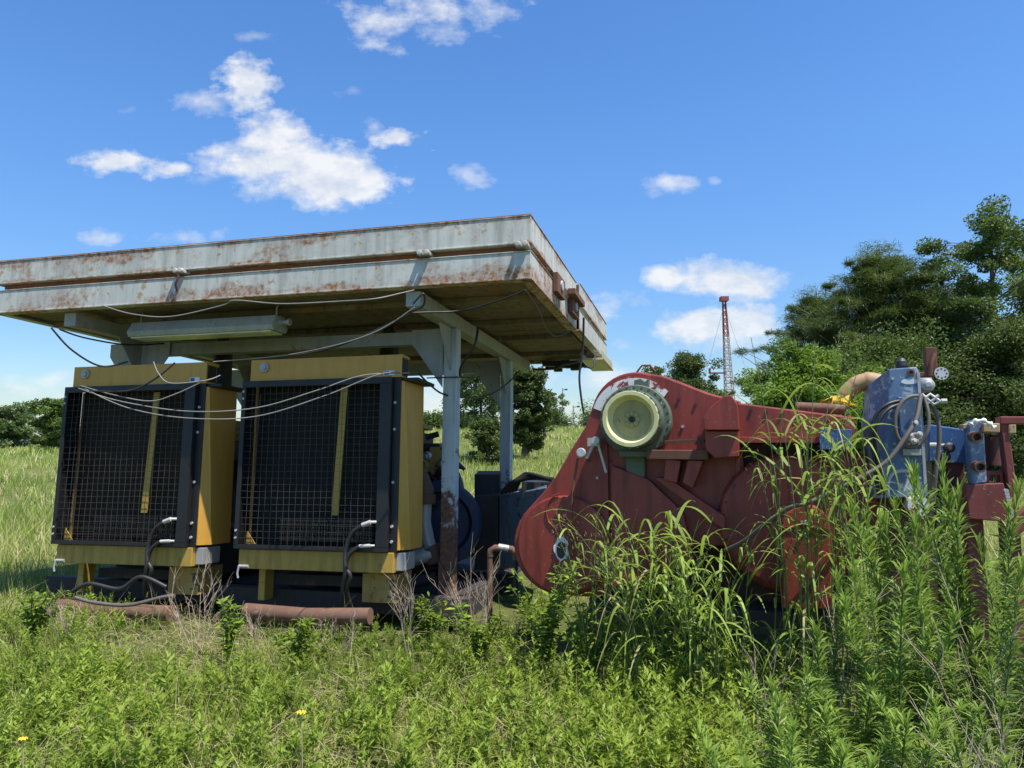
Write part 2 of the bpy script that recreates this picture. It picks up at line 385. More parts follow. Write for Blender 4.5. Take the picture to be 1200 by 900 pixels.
def npmesh(name, data, mat):
    v, f, t = data; me = bpy.data.meshes.new(name)
    me.vertices.add(len(v)); me.vertices.foreach_set('co', v.astype(np.float32).ravel())
    me.loops.add(len(f) * 4); me.loops.foreach_set('vertex_index', f.astype(np.int32).ravel())
    me.polygons.add(len(f)); me.polygons.foreach_set('loop_start', np.arange(0, len(f) * 4, 4, dtype=np.int32))
    me.update(calc_edges=True)
    at_ = me.attributes.new('tint', 'FLOAT', 'POINT'); at_.data.foreach_set('value', t.astype(np.float32))
    me.materials.append(mat); return me
def npobj(name, data, mat, parent=None): return link(bpy.data.objects.new(name, npmesh(name, data, mat)), parent)
def stamp(temps, pos, scale, lean=.0, dt=None):
    parts = []; which = rng.integers(0, len(temps), len(pos)); ang = rng.uniform(0, 6.283, len(pos))
    dt = np.zeros(len(pos)) if dt is None else dt
    for k, tp in enumerate(temps):
        idx = np.where(which == k)[0]
        if not len(idx): continue
        v, f, t = tp; c, s = np.cos(ang[idx])[:, None], np.sin(ang[idx])[:, None]; sc = scale[idx][:, None]
        x = (v[None, :, 0] * c - v[None, :, 1] * s) * sc; y = (v[None, :, 0] * s + v[None, :, 1] * c) * sc; z = v[None, :, 2] * sc
        lx, ly = rng.normal(0, lean, (2, len(idx), 1)); x = x + z * lx; y = y + z * ly
        out = np.stack([x + pos[idx, 0:1], y + pos[idx, 1:2], z + pos[idx, 2:3]], -1).reshape(-1, 3)
        fo = (f[None] + (np.arange(len(idx)) * len(v))[:, None, None]).reshape(-1, 4)
        parts.append([out, fo, (t[None] + dt[idx][:, None]).ravel()])
    return cat(parts)

# ------------------------------------------------------------------ ground
def smooth(x, a, b): t = np.clip((x - a) / (b - a), 0, 1); return t * t * (3 - 2 * t)
def gz(x, y):
    x = np.asarray(x, float); y = np.asarray(y, float)
    z = .05 * np.sin(x * .9 + 1.3) * np.cos(y * .7) + .03 * np.sin(x * 2.3 + y * 1.7)
    z = z + (2.2 + .25 * np.sin(x * .06)) * smooth(y, 14, 78) * (.06 + .94 * smooth(x, -45, -12))
    return z
xs = np.concatenate([-np.geomspace(900, 14, 26), np.linspace(-13, 13, 66), np.geomspace(14, 900, 26)])
ys = np.concatenate([[-300, -60, -15, -6], np.linspace(-3, 14, 44), np.geomspace(15, 1500, 40)])
X, Y = np.meshgrid(xs, ys); Z = gz(X, Y)
gv = np.stack([X.ravel(), Y.ravel(), Z.ravel()], 1); nx = len(xs)
ii = (np.arange(len(ys) - 1)[:, None] * nx + np.arange(nx - 1)[None]).ravel()
gf = np.stack([ii, ii + 1, ii + 1 + nx, ii + nx], 1)
go = npobj('ground', [gv, gf, np.zeros(len(gv))], ground_mat()); tag(go, kind='structure')
go.data.polygons.foreach_set('use_smooth', [True] * len(gf))


# ------------------------------------------------------------------ steel canopy on its skid
cano = empty('steel_canopy', 'long rusty grey steel canopy on posts sheltering the two yellow generator sets', 'canopy', FR.m)
A0, A1, B0, B1 = -4.12, .962, -1.0, 3.02
def band(name, c0, c1, out=0.0, split=True):
    t = .012
    def chan(run, a0, a1, b0, b1):
        mb = MB()
        if run == 'a':
            s_ = 1 if b1 > 0 else -1
            bo = b1 if s_ > 0 else b0
            mb.box(a0, a1, bo, bo - s_ * t, c0, c1); mb.box(a0, a1, bo - s_ * t, bo - s_ * .085, c0, c0 + t); mb.box(a0, a1, bo - s_ * t, bo - s_ * .085, c1 - t, c1)
            mb.box(a0, a1, bo + s_ * .006, bo - s_ * .03, c1, c1 + .008)
            mb.box(a0, a1, bo + s_ * .006, bo, c0, c0 + .014)
        else:
            s_ = 1 if a1 > 0 else -1
            ao = a1 if s_ > 0 else a0
            mb.box(ao, ao - s_ * t, b0, b1, c0, c1); mb.box(ao - s_ * t, ao - s_ * .085, b0, b1, c0, c0 + t); mb.box(ao - s_ * t, ao - s_ * .085, b0, b1, c1 - t, c1)
            mb.box(ao + s_ * .006, ao - s_ * .03, b0, b1, c1, c1 + .008)
            mb.box(ao + s_ * .006, ao, b0, b1, c0, c0 + .014)
        return mb
    chan('a', A0, A1, B0, B0 + .1).build(name, m_fascia, cano, .003)
    chan('a', A0, A1, B1 - .1, B1).build(name, m_fascia, cano, .003)
    chan('b', A1 - .1, A1 + .001, B0 + .003, .95).build(name, m_fascia, cano, .003)
    o = chan('b', A1 - .1, A1 + .024, 1.03, B1 + .05).build(name, m_fascia, cano, .003); o.location = (0, 0, .012)
    chan('b', A0 - .001, A0 + .1, B0 + .003, B1 - .003).build(name, m_fascia, cano, .003)
band('upper_fascia', 2.744, 2.955); band('lower_fascia', 2.471, 2.680)
e = MB()   # thin rusted lip along the top
for (a0, a1, b0, b1) in ((A0, A1, B0 + .002, B0 + .028), (A1 - .03, A1 - .002, B0 + .03, .94), (A1 - .005, A1 + .02, 1.04, B1)):
    e.box(a0, a1, b0, b1, 2.9645, 2.972)
e.build('rusted_lip', m_rustedge, cano)
MB().box(A0 + .10, A1 - .10, B0 + .10, B1 - .10, 2.66, 2.70).build('deck', m_rustedge, cano)
g = MB(); g.box(A0 + .05, A1 - .05, B0 + .05, B0 + .09, 2.682, 2.742); g.box(A1 - .09, A1 - .05, B0 + .09, B1 - .05, 2.682, 2.742); g.build('gap_spacer', m_rustedge, cano)
n = 6; w = (A1 - A0 - .2) / n
for i in range(n):
    for j in range(2):
        a = A0 + .1 + i * w; b = B0 + .1 + j * 1.92
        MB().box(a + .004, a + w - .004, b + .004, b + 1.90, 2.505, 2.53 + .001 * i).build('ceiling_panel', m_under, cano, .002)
for b in (-.45, .45, 1.25, 2.3):
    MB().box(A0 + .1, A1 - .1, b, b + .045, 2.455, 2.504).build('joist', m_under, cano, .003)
for a in (0, -3.32):
    mb = MB(); mb.box(a - .062, a + .062, -.92, 2.72, 2.335, 2.454)
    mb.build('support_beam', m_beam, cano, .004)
for b in (0, 1.85):
    MB().box(-3.25, -.07, b - .05, b + .05, 2.20, 2.32).build('cross_beam', m_beam, cano, .004)
    for a in (0, -3.32):
        bot = -.25 if a == 0 else .05
        MB().box(a - .061, a + .061, b - .06, b + .06, bot, 2.334).build('post', m_post, cano, .006)
        for s_ in ((-1,) if a == 0 else (-1, 1)):
            MB().prism([(a + s_ * .063, 2.20), (a + s_ * .063, 1.80), (a + s_ * .36, 2.199), (a + s_ * .36, 2.33), (a + s_ * .063, 2.33)], b - .075, b - .062).build('gusset', m_beam, cano, .002)
        MB().loft([(a + .0, b - .063, 2.33), (a + .0, b - .063, 1.95), (a + .0, b - .36, 2.33)], [(a + .012, b - .063, 2.33), (a + .012, b - .063, 1.95), (a + .012, b - .36, 2.33)]).build('gusset', m_beam, cano)
MB().prism([(-.061, -.25), (.11, -.25), (.075, .12), (-.061, .3)], -.09, -.07).build('post_foot', m_post, cano, .003)
for (x, y, w_) in ((211, 318, 14), (497, 297, 15), (612, 287, 15)):
    q = FR.p(x, y, B0 - .02); mb = MB(); d = w_ / 2 / F * 5.6
    mb.box(q.x - d, q.x + d, B0 - .03, B0 + .06, q.z - .014, q.z + .012)
    mb.lathe((q.x - d * .55, B0 - .03, q.z), (0, -1, 0), [(0, .022), (.03, .022), (.032, .012)], 10)
    mb.lathe((q.x + d * .55, B0 - .03, q.z), (0, -1, 0), [(0, .022), (.03, .022), (.032, .012)], 10)
    mb.build('clamp', m_white, cano, .002)
# hook plate under the left clamp
q = FR.p(211, 318, B0 - .02)
MB().tube([(q.x + .02, B0 - .045, q.z), (q.x + .015, B0 - .05, q.z - .05), (q.x - .01, B0 - .05, q.z - .12), (q.x - .015, B0 - .02, q.z - .17)], .010, 6).build('hook', m_dkrust, cano)
# junction plates on the right side
for (x0, y0, x1, y1) in ((647, 332, 656, 350), (665, 357, 673, 373)):
    p = FR.p(x0, y0, A1 + .001, 0); q = FR.p(x1, y1, A1 + .001, 0)
    pl = MB().box(A1 + .008, A1 + .05, p.y, q.y, min(p.z, q.z) - .02, min(p.z, q.z) + .15).build('junction_plate', m_dkrust, cano, .004)
    MB().lathe((A1 + .05, (p.y + q.y) / 2, min(p.z, q.z) + .07), (1, 0, 0), [(0, .045), (.012, .045), (.014, .036)], 16).build('round_cap', m_white, pl)
p = FR.p(664, 330, A1 + .001, 0)
MB().box(A1 + .026, A1 + .10, p.y - .1, p.y + .45, 2.685, 2.74).build('side_bracket', m_dkrust, cano, .004)
# lip box at the far right corner
mb = MB(); mb.box(A1 - .16, A1 + .10, 2.15, B1 + .04, 2.36, 2.385); mb.box(A1 + .085, A1 + .10, 2.15, B1 + .04, 2.386, 2.47); mb.box(A1 - .16, A1 - .145, 2.15, B1 + .04, 2.386, 2.455)
for k in range(9): mb.box(A1 + .101, A1 + .108, 2.2 + k * .095, 2.23 + k * .095, 2.37, 2.46)
mb.build('end_tray', m_lens, cano, .003)
mb = MB(); mb.box(A1 + .1005, A1 + .107, 2.15, B1 + .04, 2.352, 2.374); mb.build('tray_edge', m_rustedge, cano)
# clutter of dark wiring boxes under the back right
mb = MB()
for k in range(16):
    a = random.uniform(.2, .85); b = random.uniform(2.6, 2.95); mb.box(a, a + .1, b, b + .08, 2.40 - random.random() * .06, 2.45)
mb.build('wiring_clutter', m_rubber, cano)

# skid under everything
sk = empty('steel_skid', 'dark steel base frame half sunk in weeds below the generator sets', 'skid', FR.m)
for a in (-3.9, -2.2, -1.5, .05):
    MB().box(a - .07, a + .07, -.25, 3.2, -.22, -.02).build('runner', m_skid, sk, .005)
for b in (-.28, 1.2, 3.0):
    MB().box(-3.97, .3, b - .06, b + .06, -.12, .04).build('crossmember', m_skid, sk, .005)
MB().box(-3.8, .1, .1, 2.9, -.019, -.004).build('floor_plate', m_skid, sk)

# fluorescent light fixture hung from the canopy
p = FR.p(160, 392, -.62); q = FR.p(328, 385, -.62)
lf = empty('fluorescent_fixture', 'long grey fluorescent light fixture hanging under the canopy front', 'light fixture', FR.m @ Matrix.Translation(((p.x + q.x) / 2, -.62, 2.275)))
hl = (q.x - p.x) / 2
prof = [(-.10, -.02), (-.12, .02), (-.065, .115), (.065, .115), (.12, .02), (.10, -.02)]
MB().loft([(-hl, b, c) for b, c in prof], [(hl, b, c) for b, c in prof]).build('housing', m_white if False else m_beam, lf, .004)
MB().box(-hl + .02, hl - .03, -.09, .09, -.034, -.021).build('lens', m_lens, lf, .003)
MB().box(-.008, .008, -.088, -.078, .01, .05).build('latch', m_galv, lf)
for s_ in (-1, 1):
    MB().tube([(s_ * (hl - .04), 0, .1), (s_ * (hl - .04), 0, .19), (s_ * (hl - .04), .02, .225)], .008, 6).build('hanger', m_galv, lf)
MB().lathe((hl, 0, .06), (1, 0, 0), [(0, .03), (.03, .03), (.03, .02), (.08, .02), (.08, .03), (.1, .03)], 12).build('conduit_fitting', m_galv, lf)

# ------------------------------------------------------------------ the two generator sets
m_core2 = metal('lit_brown_core', (.022, .014, .008), None, .5, 0, .85, rustcol=(.08, .048, .022), fade=(.035, .022, .012))  # browner core for the left set, its lit look put into the colour
def make_gen():
    t = empty('generator_set', '', 'generator', FG.m)
    tk = MB(); tk.box(-1.286, .098, .02, .17, 1.412, 1.595); tk.box(-1.286, .108, .006, .019, 1.41, 1.60); tk.box(.07, .108, .02, .19, 1.58, 1.605)
    tank = tk.build('header_tank', m_yel, t, .004)
    MB().box(.0985, .103, .04, .155, 1.43, 1.575).build('tank_end_shade', m_black, tank)  # flat black plate painted as the shade inside the open tank end
    MB().lathe((-1.15, .006, 1.53), (0, -1, 0), [(0, .042), (.018, .042), (.018, .026), (.03, .026)], 20).build('filler_plug', m_galv, tank)
    MB().box(-.05, .05, -.002, .004, 1.425, 1.465).build('sticker', m_label, tank); MB().box(-.04, .0, -.004, -.0022, 1.43, 1.46).build('sticker_print', m_labelb, tank)
    gd = MB(); W0, W1 = -1.335, .035
    gd.box(W0, W1, -.03, -.018, 1.355, 1.41); gd.box(W0, W1, -.03, -.018, 0, .035)
    gd.box(W0, W0 + .04, -.031, -.017, .0355, 1.3545); gd.box(W1 - .10, W1, -.031, -.017, .0355, 1.3545)
    gd.box(W0, W0 + .01, -.016, .169, 0, 1.409); gd.box(W1 - .01, W1, -.016, .06, 0, 1.409); gd.box(W0 + .011, W1 - .011, -.016, .3, 1.399, 1.409); gd.box(W0 + .011, W1 - .011, -.016, .1, 0, .01)
    gd.box(W1 + .001, .10, .02, .03, 0, 1.41)
    gd.box(W1 + .001, .24, .045, .45, 1.385, 1.4095)
    frame = gd.build('guard_frame', m_black, t, .003)
    wr = MB(); r = .0019
    n = 22
    for i in range(1, n):
        a = W0 + .04 + (W1 - .1 - W0 - .04) * i / n; wr.tube([(a + (random.gauss(0, .0022) if 0 < j < 8 else 0), -.0145 + (random.gauss(0, .002) if 0 < j < 8 else 0), .03 + 1.33 * j / 8) for j in range(9)], r, 4, cap=False)
    n = 24
    for i in range(1, n):
        c = .035 + 1.32 * i / n; wr.tube([(W0 + .03 + (W1 - W0 - .12) * j / 8, -.0095 + (random.gauss(0, .002) if 0 < j < 8 else 0), c + random.gauss(0, .0022)) for j in range(9)], r, 4, cap=False)
    wr.build('mesh_guard', m_wire, t)
    for c in (1.2, .98, .55, .2, .08): MB().lathe((.055, .02, c), (0, -1, 0), [(0, .012), (.012, .012)], 8).build('bolt', m_white, frame)
    for c in (1.32, 1.26, .15, .09): MB().lathe((W0 + .018, -.031, c), (0, -1, 0), [(0, .010), (.008, .010)], 8).build('bolt', m_white, frame)
    MB().box(-1.29, .05, .16, .30, .01, 1.40).build('radiator_core', m_core, t)
    fins = MB()
    for i in range(60): fins.box(-1.28, .04, .150, .159, .03 + i * .0228, .037 + i * .0228)
    fins.build('core_fins', m_core, t)
    MB().loft([(-.50, .06, .28), (-.44, .06, .28), (-.44, .07, .28), (-.50, .07, .28)], [(-.455, .06, 1.35), (-.395, .06, 1.35), (-.395, .07, 1.35), (-.455, .07, 1.35)]).build('centre_strip', m_yelbase, t)
    MB().loft([(-1.262, .08, .04), (-1.253, .08, .04), (-1.253, .088, .04), (-1.262, .088, .04)], [(-1.232, .08, 1.3), (-1.223, .08, 1.3), (-1.223, .088, 1.3), (-1.232, .088, 1.3)]).build('side_strip', m_dkrust, t)
    MB().prism([(-1.26, .036), (-1.17, .036), (-1.25, .14)], .03, .04).build('corner_tab', m_yelbase, t)
    oc = MB(); oc.box(-.93, -.10, .03, .045, .07, .24)
    for i in range(7): oc.tube([(-.94, .018, .075 + i * .026), (-.10, .018, .075 + i * .026)], .009, 6)
    for i in range(34): oc.box(-.92 + i * .0245, -.915 + i * .0245, .0, .03, .07, .245)
    oc.build('oil_cooler', m_black, t)
    sd = MB(); A = (.10, .035, 1.383); Bf = (.10, .035, .012); Cr = (.175, .13, .012); D = (.175, .40, .012); E_ = (.16, .40, 1.383); A2 = (.12, .05, 1.383)
    i_ = [(x - .012, y + .004, z) for x, y, z in (A, A2, E_, Bf, Cr, D)]
    sd.add([A, A2, E_, Bf, Cr, D] + i_, [(0, 3, 4, 1), (1, 4, 5, 2), (6, 9, 10, 7), (7, 10, 11, 8), (0, 1, 7, 6), (1, 2, 8, 7), (3, 4, 10, 9), (4, 5, 11, 10), (0, 3, 9, 6), (2, 5, 11, 8)])
    sd.build('side_shroud', m_yel, t, .002)
    sd = MB(); sd.box(-1.325, -1.31, .17, .40, .01, 1.38); sd.build('side_shroud', m_yel, t)
    MB().box(-1.305, .077, .012, .14, -.165, -.006).build('base_channel', m_yelbase, t, .005)
    MB().box(.080, .15, .06, .30, -.15, -.01).build('end_bracket', m_galv, t, .004)
    MB().box(-1.20, -1.14, .16, .30, -.44, -.168).build('leg', m_yelbase, t, .004)
    f2 = MB(); f2.box(-.25, .05, .16, .50, -.42, -.19); f2.box(-.20, -.05, .15, .3, -.189, -.17); f2.build('leg', m_engyel, t, .004)
    rl = MB(); rl.box(-1.15, -.25, .35, .50, -.33, -.24); rl.build('base_rail', m_skid, t, .004)
    lb = MB(); lb.tube([(-1.29, .0, -.145), (-1.20, .0, -.145)], .014, 8); lb.tube([(-1.285, -.01, -.145), (-1.295, -.012, -.20), (-1.285, -.012, -.24)], .009, 6); lb.build('drain_cock', m_galv, t)
    # hoses with bright end fittings
    ft = MB(); ft.tube([(-.17, -.05, .21), (-.10, -.05, .235)], .019, 8); ft.tube([(-.10, -.05, .235), (-.06, -.03, .235)], .012, 8); ft.build('hose_fitting', m_white, t); ft = MB(); ft.tube([(-.19, -.05, .045), (-.10, -.045, .05)], .015, 8); ft.tube([(-.10, -.045, .05), (-.07, -.03, .05)], .010, 8)
    ft.build('hose_fitting', m_white, t)
    hz = MB(); hz.tube(spline([(-.17, -.05, .21), (-.26, -.05, .14), (-.31, -.05, 0), (-.30, -.06, -.15), (-.33, -.03, -.28), (-.36, .02, -.42)]), .018, 8)
    hz.tube(spline([(-.19, -.05, .045), (-.27, -.055, -.02), (-.30, -.05, -.12), (-.26, -.05, -.19), (-.30, -.02, -.3), (-.30, .05, -.42)]), .017, 8)
    hz.build('hose', m_rubber, t)
    # shroud, fan, engine and generator behind the radiator
    fn = MB(); fn.lathe((-.62, .30, .70), (0, 1, 0), [(0, .66), (.14, .58), (.28, .56)], 32); fn.build('fan_shroud', m_black, t)
    en = MB(); en.box(-1.0, -.25, .75, 2.1, .15, .85); en.box(-.95, -.62, .85, 2.0, .85, 1.10); en.box(-.6, -.3, .85, 2.0, .85, 1.08); en.box(-.8, -.45, .62, .75, .3, 1.0)
    for k in range(6): en.box(-.249, -.19, .85 + k * .2, .99 + k * .2, .55, .78); en.lathe((-.45, .95 + k * .2, 1.08), (0, 0, 1), [(0, .06), (.05, .06), (.06, .04)], 10)
    en.build('engine_block', m_engine, t, .006)
    hd = MB()
    for k in range(3): hd.box(-.98, -.28, .9 + k * .36, 1.2 + k * .36, 1.12, 1.17)
    hd.box(-.24, -.05, .62, .80, .95, 1.15); hd.lathe((-.12, 1.0, .7), (0, 1, 0), [(0, .1), (.3, .1), (.32, .06)], 16)
    hd.build('rocker_cover', m_engyel, t, .006)
    al = MB(); al.lathe((-.62, 1.9, .45), (0, 1, 0), [(0, .50), (.12, .52), (.16, .47), (.8, .47), (.85, .40)], 40); al.build('alternator', m_bluedk, t)
    MB().box(-1.1, -.15, .5, 2.9, -.32, .05).build('engine_bed', m_skid, t, .006)
    return t
def children(o): return [c for c in bpy.data.objects if c.parent == o]
def copy_tree(o, parent=None):
    kids = children(o); c = o.copy(); scene.collection.objects.link(c)
    if parent: c.parent = parent
    for k in kids: copy_tree(k, c)
    return c
g1 = make_gen(); bpy.context.view_layer.update()
g2 = copy_tree(g1); g2.matrix_world = FG.m @ Matrix.Translation((-1.832, 0, 0))
for k in children(g2):
    if k.name.startswith('radiator_core') or k.name.startswith('core_fins'):
        k.data = k.data.copy(); k.data.materials.clear(); k.data.materials.append(m_core2)
tag(g1, 'yellow generator set with black wire guard, the right one beside the front post', 'generator', 'generator sets under the canopy')
tag(g2, 'yellow generator set with black wire guard, the left one beside the open field', 'generator', 'generator sets under the canopy')
# exhaust silencers above
for a, lab in ((-.48, 'dark exhaust silencer standing above the right generator set'), (-2.35, 'dark exhaust silencer standing above the left generator set')):
    P = FG.w(a, 1.15, 1.15); mb = MB(); top = .98
    P = Vector(P)
    mb.lathe((0, 0, 0), (0, 0, 1), [(0, .05), (.25, .05), (.25, .095), (.75, .095), (.75, .06), (top, .06)], 18)
    o = mb.build('exhaust_silencer', m_engine); o.location = P
    tag(o, lab, 'exhaust pipe', 'exhaust silencers')

def wobj(name, mb, mat, label, catg, group=None, bevel=0):
    o = mb.build(name, mat, None, bevel, recentre=True); return tag(o, label, catg, group)
# rusty pipes on the ground in front
for (pts, lab) in (([(70, 708), (118, 715), (200, 719)], 'rusty red brown pipe lying in front of the left generator set'), ([(288, 716), (360, 722), (434, 722)], 'rusty red brown pipe lying in front of the right generator set')):
    P = [FG.w(*FG.p(x, y, -.16)) for x, y in pts]; mb = MB(); mb.tube([P[0], P[1], P[2]], .066 if lab[38] == 'x' else .062, 20)
    wobj('rusty_pipe', mb, m_rpipe, lab, 'pipe', 'rusty pipes before the generators')
P = [at(x, y, 5.5) for x, y in ((88, 700), (110, 706), (150, 709), (190, 700), (205, 698))]
wobj('rubber_hose', MB().tube(spline(P), .014, 8), m_hose, 'grey rubber hose draped over the left rusty pipe', 'hose')
P = [at(x, y, 5.55) for x, y in ((85, 693), (105, 684), (140, 690), (165, 676), (195, 688))]
wobj('rubber_hose', MB().tube(spline(P), .016, 8), m_rubber, 'black rubber hose coiled in the gap beneath the left generator base', 'hose')

# piping beside the right generator set
ex = empty('exhaust_pipework', 'grey and brown elbow pipe running down between generator side and front post', 'pipework', loc=at(490, 690, 6.45))
def exb(name, pts, r, mat, Y, n=14):
    o = MB().tube([at(x, y, Y) - Vector(ex.location) for x, y in pts], r, n).build(name, mat, ex); return o
exb('elbow', [(470, 556), (484, 556), (494, 562), (498, 574), (498, 586)], .078, m_rpipe, 6.45)
exb('collar', [(498, 580), (498, 590)], .095, m_rpipe, 6.45)
exb('downpipe', [(498, 590), (497, 612), (501, 632), (507, 652)], .062, m_galv, 6.45)
exb('cross_pipe', [(462, 660), (480, 655), (506, 648)], .072, m_galv, 6.4)
exb('collar', [(504, 640), (511, 658)], .088, m_dkrust, 6.42)
exb('lower_pipe', [(455, 690), (510, 676)], .05, m_skid, 6.42)
exb('feed_line', [(486, 580), (478, 600), (484, 640)], .012, m_rubber, 6.4, 6)

# engine-side clutter behind the post: pumps, panel, black tank
cl = empty('pump_unit', 'dark greasy pump unit with fittings behind the canopy front post', 'pump', loc=at(515, 690, 7.0))
def rel(x, y, Y): return at(x, y, Y) - Vector(cl.location)
def cb_(x0, y0, x1, y1, Y, d, name, mat):
    p = rel(x0, y0, Y); q = rel(x1, y1, Y); MB().box(p.x, q.x, p.y, p.y + d, p.z, q.z).build(name, mat, cl, .01)
cb_(488, 520, 515, 560, 7.1, .5, 'housing', m_engine); cb_(503, 524, 520, 556, 6.95, .12, 'cover', m_engyel)
cb_(556, 556, 586, 640, 7.6, .8, 'cabinet', m_skid); cb_(510, 560, 536, 600, 7.3, .4, 'body', m_engine)
for k in range(34):
    mb = MB(); x = random.uniform(486, 534); y = random.uniform(512, 640); Yk = random.uniform(6.8, 7.2); p = rel(x, y, Yk)
    if k % 2: mb.tube([p, p + Vector((random.uniform(-.15, .15), 0, random.uniform(-.12, .12)))], random.uniform(.01, .03), 8)
    else: mb.lathe(p, (random.uniform(-1, 1), -1, random.uniform(-.5, .5)), [(0, .04), (.05, .04), (.05, .025), (.08, .025)], 12)
    mb.build('fitting', (m_engine, m_engine, m_galv, m_rpipe)[k % 4], cl)
mb = MB(); p = rel(514, 612, 7.0); mb.lathe(p, (.20, -1, .03), [(0, .40), (.16, .40), (.18, .37), (.18, .30), (.10, .28)], 44)
mb.build('blue_flywheel', m_blue2 if False else m_bluedk, cl)

bx = empty('control_cabinet', 'grey blue weathered steel cabinet between rear post and red machine', 'cabinet', loc=at(600, 690, 7.2))
def r2(x, y, Y): return at(x, y, Y) - Vector(bx.location)
a = [r2(585, 581, 7.3), r2(640, 571, 6.6), r2(640, 660, 6.6), r2(585, 668, 7.3)]
MB().loft(a, [v + Vector((.05, .7, 0)) for v in a]).build('body', m_greyblue, bx, .01)
a = [r2(556, 582, 7.3), r2(584, 580, 7.3), r2(584, 668, 7.3), r2(556, 668, 7.3)]
MB().loft(a, [v + Vector((.05, .6, 0)) for v in a]).build('side_panel', m_skid, bx, .01)
mb = MB()
for k in range(5):
    y = 574 - k * 3
    mb.tube(spline([r2(588 + k * 4, 578 - k, 7.1), r2(600 + k * 3, 566 - k * 2, 7.0), r2(622, 560 - k, 6.9), r2(648 - k, 562, 6.7)]), .022, 8)
p = r2(612, 578, 7.2); q = r2(648, 558, 7.2); mb.box(p.x, q.x, p.y - .3, p.y + .3, p.z - .02, q.z - .04)
mb.build('hose_bundle', m_rubber, bx)

# small bent rusty pipe before the red machine
st = empty('standpipe', 'small bent pipe with rusty elbow standing left of the red machine', 'pipe', loc=at(585, 735, 5.75))
def r3(x, y, Y=5.75): return at(x, y, Y) - Vector(st.location)
MB().tube([r3(574, 735), r3(574, 655), r3(575, 649)], .022, 10).build('riser', m_rpipe, st)
MB().tube([r3(574.5, 652), r3(575, 645), r3(580, 642), r3(600, 643.5), r3(604, 648), r3(604, 656)], .026, 10).build('elbow', m_rpipe, st)
MB().tube([r3(584, 641), r3(596, 643)], .028, 10).build('coupling', m_galv, st)
MB().tube([r3(604, 652), r3(604, 700)], .02, 10).build('riser', m_skid, st)

# cables
def cable(pts, r, mat, lab, n=8, group='loose cables about the canopy'):
    P = [at(x, y, Y) for x, y, Y in pts]; wobj('cable', MB().tube(spline(P, n), r, 6), mat, lab, 'cable', group)
cable([(96, 454, 5.95), (150, 478, 5.8), (220, 490, 5.72), (300, 488, 5.66), (380, 464, 5.6), (440, 440, 5.6), (468, 436, 5.64)], .0048, m_whitecable, 'grey cable sagging lowest across the wire guards of both generators')
cable([(92, 455, 6.0), (140, 470, 5.85), (220, 482, 5.72), (300, 478, 5.66), (370, 458, 5.6), (425, 440, 5.62), (480, 437, 5.7)], .0048, m_whitecable, 'grey cable sagging just above the lowest one across both guards')
cable([(60, 384, 5.9), (84, 410, 6.0), (118, 429, 6.2), (150, 424, 6.3)], .008, m_rubber, 'black cable dropping from the canopy left end to the left tank')
cable([(70, 386, 5.9), (100, 396, 6.2), (150, 404, 6.8), (200, 402, 7.2)], .008, m_rubber, 'black cable running back under the canopy left end')
cable([(205, 425, 5.8), (180, 445, 5.75), (150, 458, 5.75), (105, 458, 5.8)], .008, m_rubber, 'black cable crossing the front of the left header tank')
cable([(180, 424, 5.9), (186, 438, 5.75), (200, 449, 5.72), (240, 446, 5.7), (258, 440, 5.8)], .0048, m_whitecable, 'grey cable looping over the top of the left guard')
cable([(240, 446, 5.7), (205, 462, 5.7), (175, 470, 5.72), (130, 462, 5.8), (95, 452, 5.95)], .0048, m_whitecable, 'grey cable looping from left tank sticker down over left guard')
cable([(120, 358, 5.7), (155, 368, 5.6), (200, 371, 5.5), (260, 358, 5.4), (276, 352, 5.3), (330, 356, 5.3), (400, 353, 5.1), (440, 350, 5.0), (472, 343, 5.2), (485, 340, 5.4)], .0048, m_whitecable, 'long grey cable strung along the canopy front above the light fixture')
cable([(486, 360, 5.2), (450, 384, 5.3), (410, 400, 5.4), (360, 412, 5.7), (320, 418, 5.9), (250, 424, 6.0)], .0048, m_whitecable, 'grey cable hanging from the front beam end toward the left tank')
cable([(484, 366, 5.2), (460, 378, 5.3), (400, 404, 5.5), (350, 416, 5.8), (300, 420, 6.0)], .008, m_rubber, 'black cable hanging beside the grey one from the front beam end')
cable([(484, 356, 5.1), (496, 344, 5.1), (496, 358, 5.15), (480, 366, 5.2), (500, 366, 5.3), (540, 364, 5.4), (585, 352, 5.2), (616, 340, 5.0)], .008, m_rubber, 'black cable looped round the beam end and along the canopy soffit')
cable([(616, 340, 5.0), (632, 365, 5.6), (640, 385, 6.2), (652, 394, 6.6), (668, 388, 6.9)], .006, m_rubber, 'thin black cable sagging under the canopy right soffit')
cable([(560, 384, 6.2), (556, 405, 6.1), (541, 428, 6.2), (539, 440, 6.3)], .011, m_rubber, 'thick black cable dropping from the beam to the front post')
cable([(491, 438, 6.0), (505, 452, 6.2), (520, 462, 6.3), (545, 466, 6.6), (575, 462, 7.4), (596, 448, 7.9), (609, 434, 8.3)], .008, m_rubber, 'black cable sagging from the right tank to the rear post')
cable([(500, 443, 6.3), (530, 442, 6.3), (562, 442, 6.4)], .006, m_rubber, 'short straight dark wire tied across the front post')
cable([(684, 372, 5.9), (683, 410, 5.95), (679, 440, 5.95), (681, 465, 5.95), (684, 484, 5.95)], .009, m_rubber, 'black cable end dangling below the canopy right corner')
cable([(683, 424, 6.6), (690, 431, 6.6), (696, 428, 6.7), (697, 418, 6.8)], .009, m_rubber, 'small black cable loop at the canopy right rear corner')
cable([(625, 433, 8.3), (650, 432, 8.0), (662, 427, 7.8), (680, 424, 7.5)], .012, m_rubber, 'black cable sagging along the rear edge of the canopy')

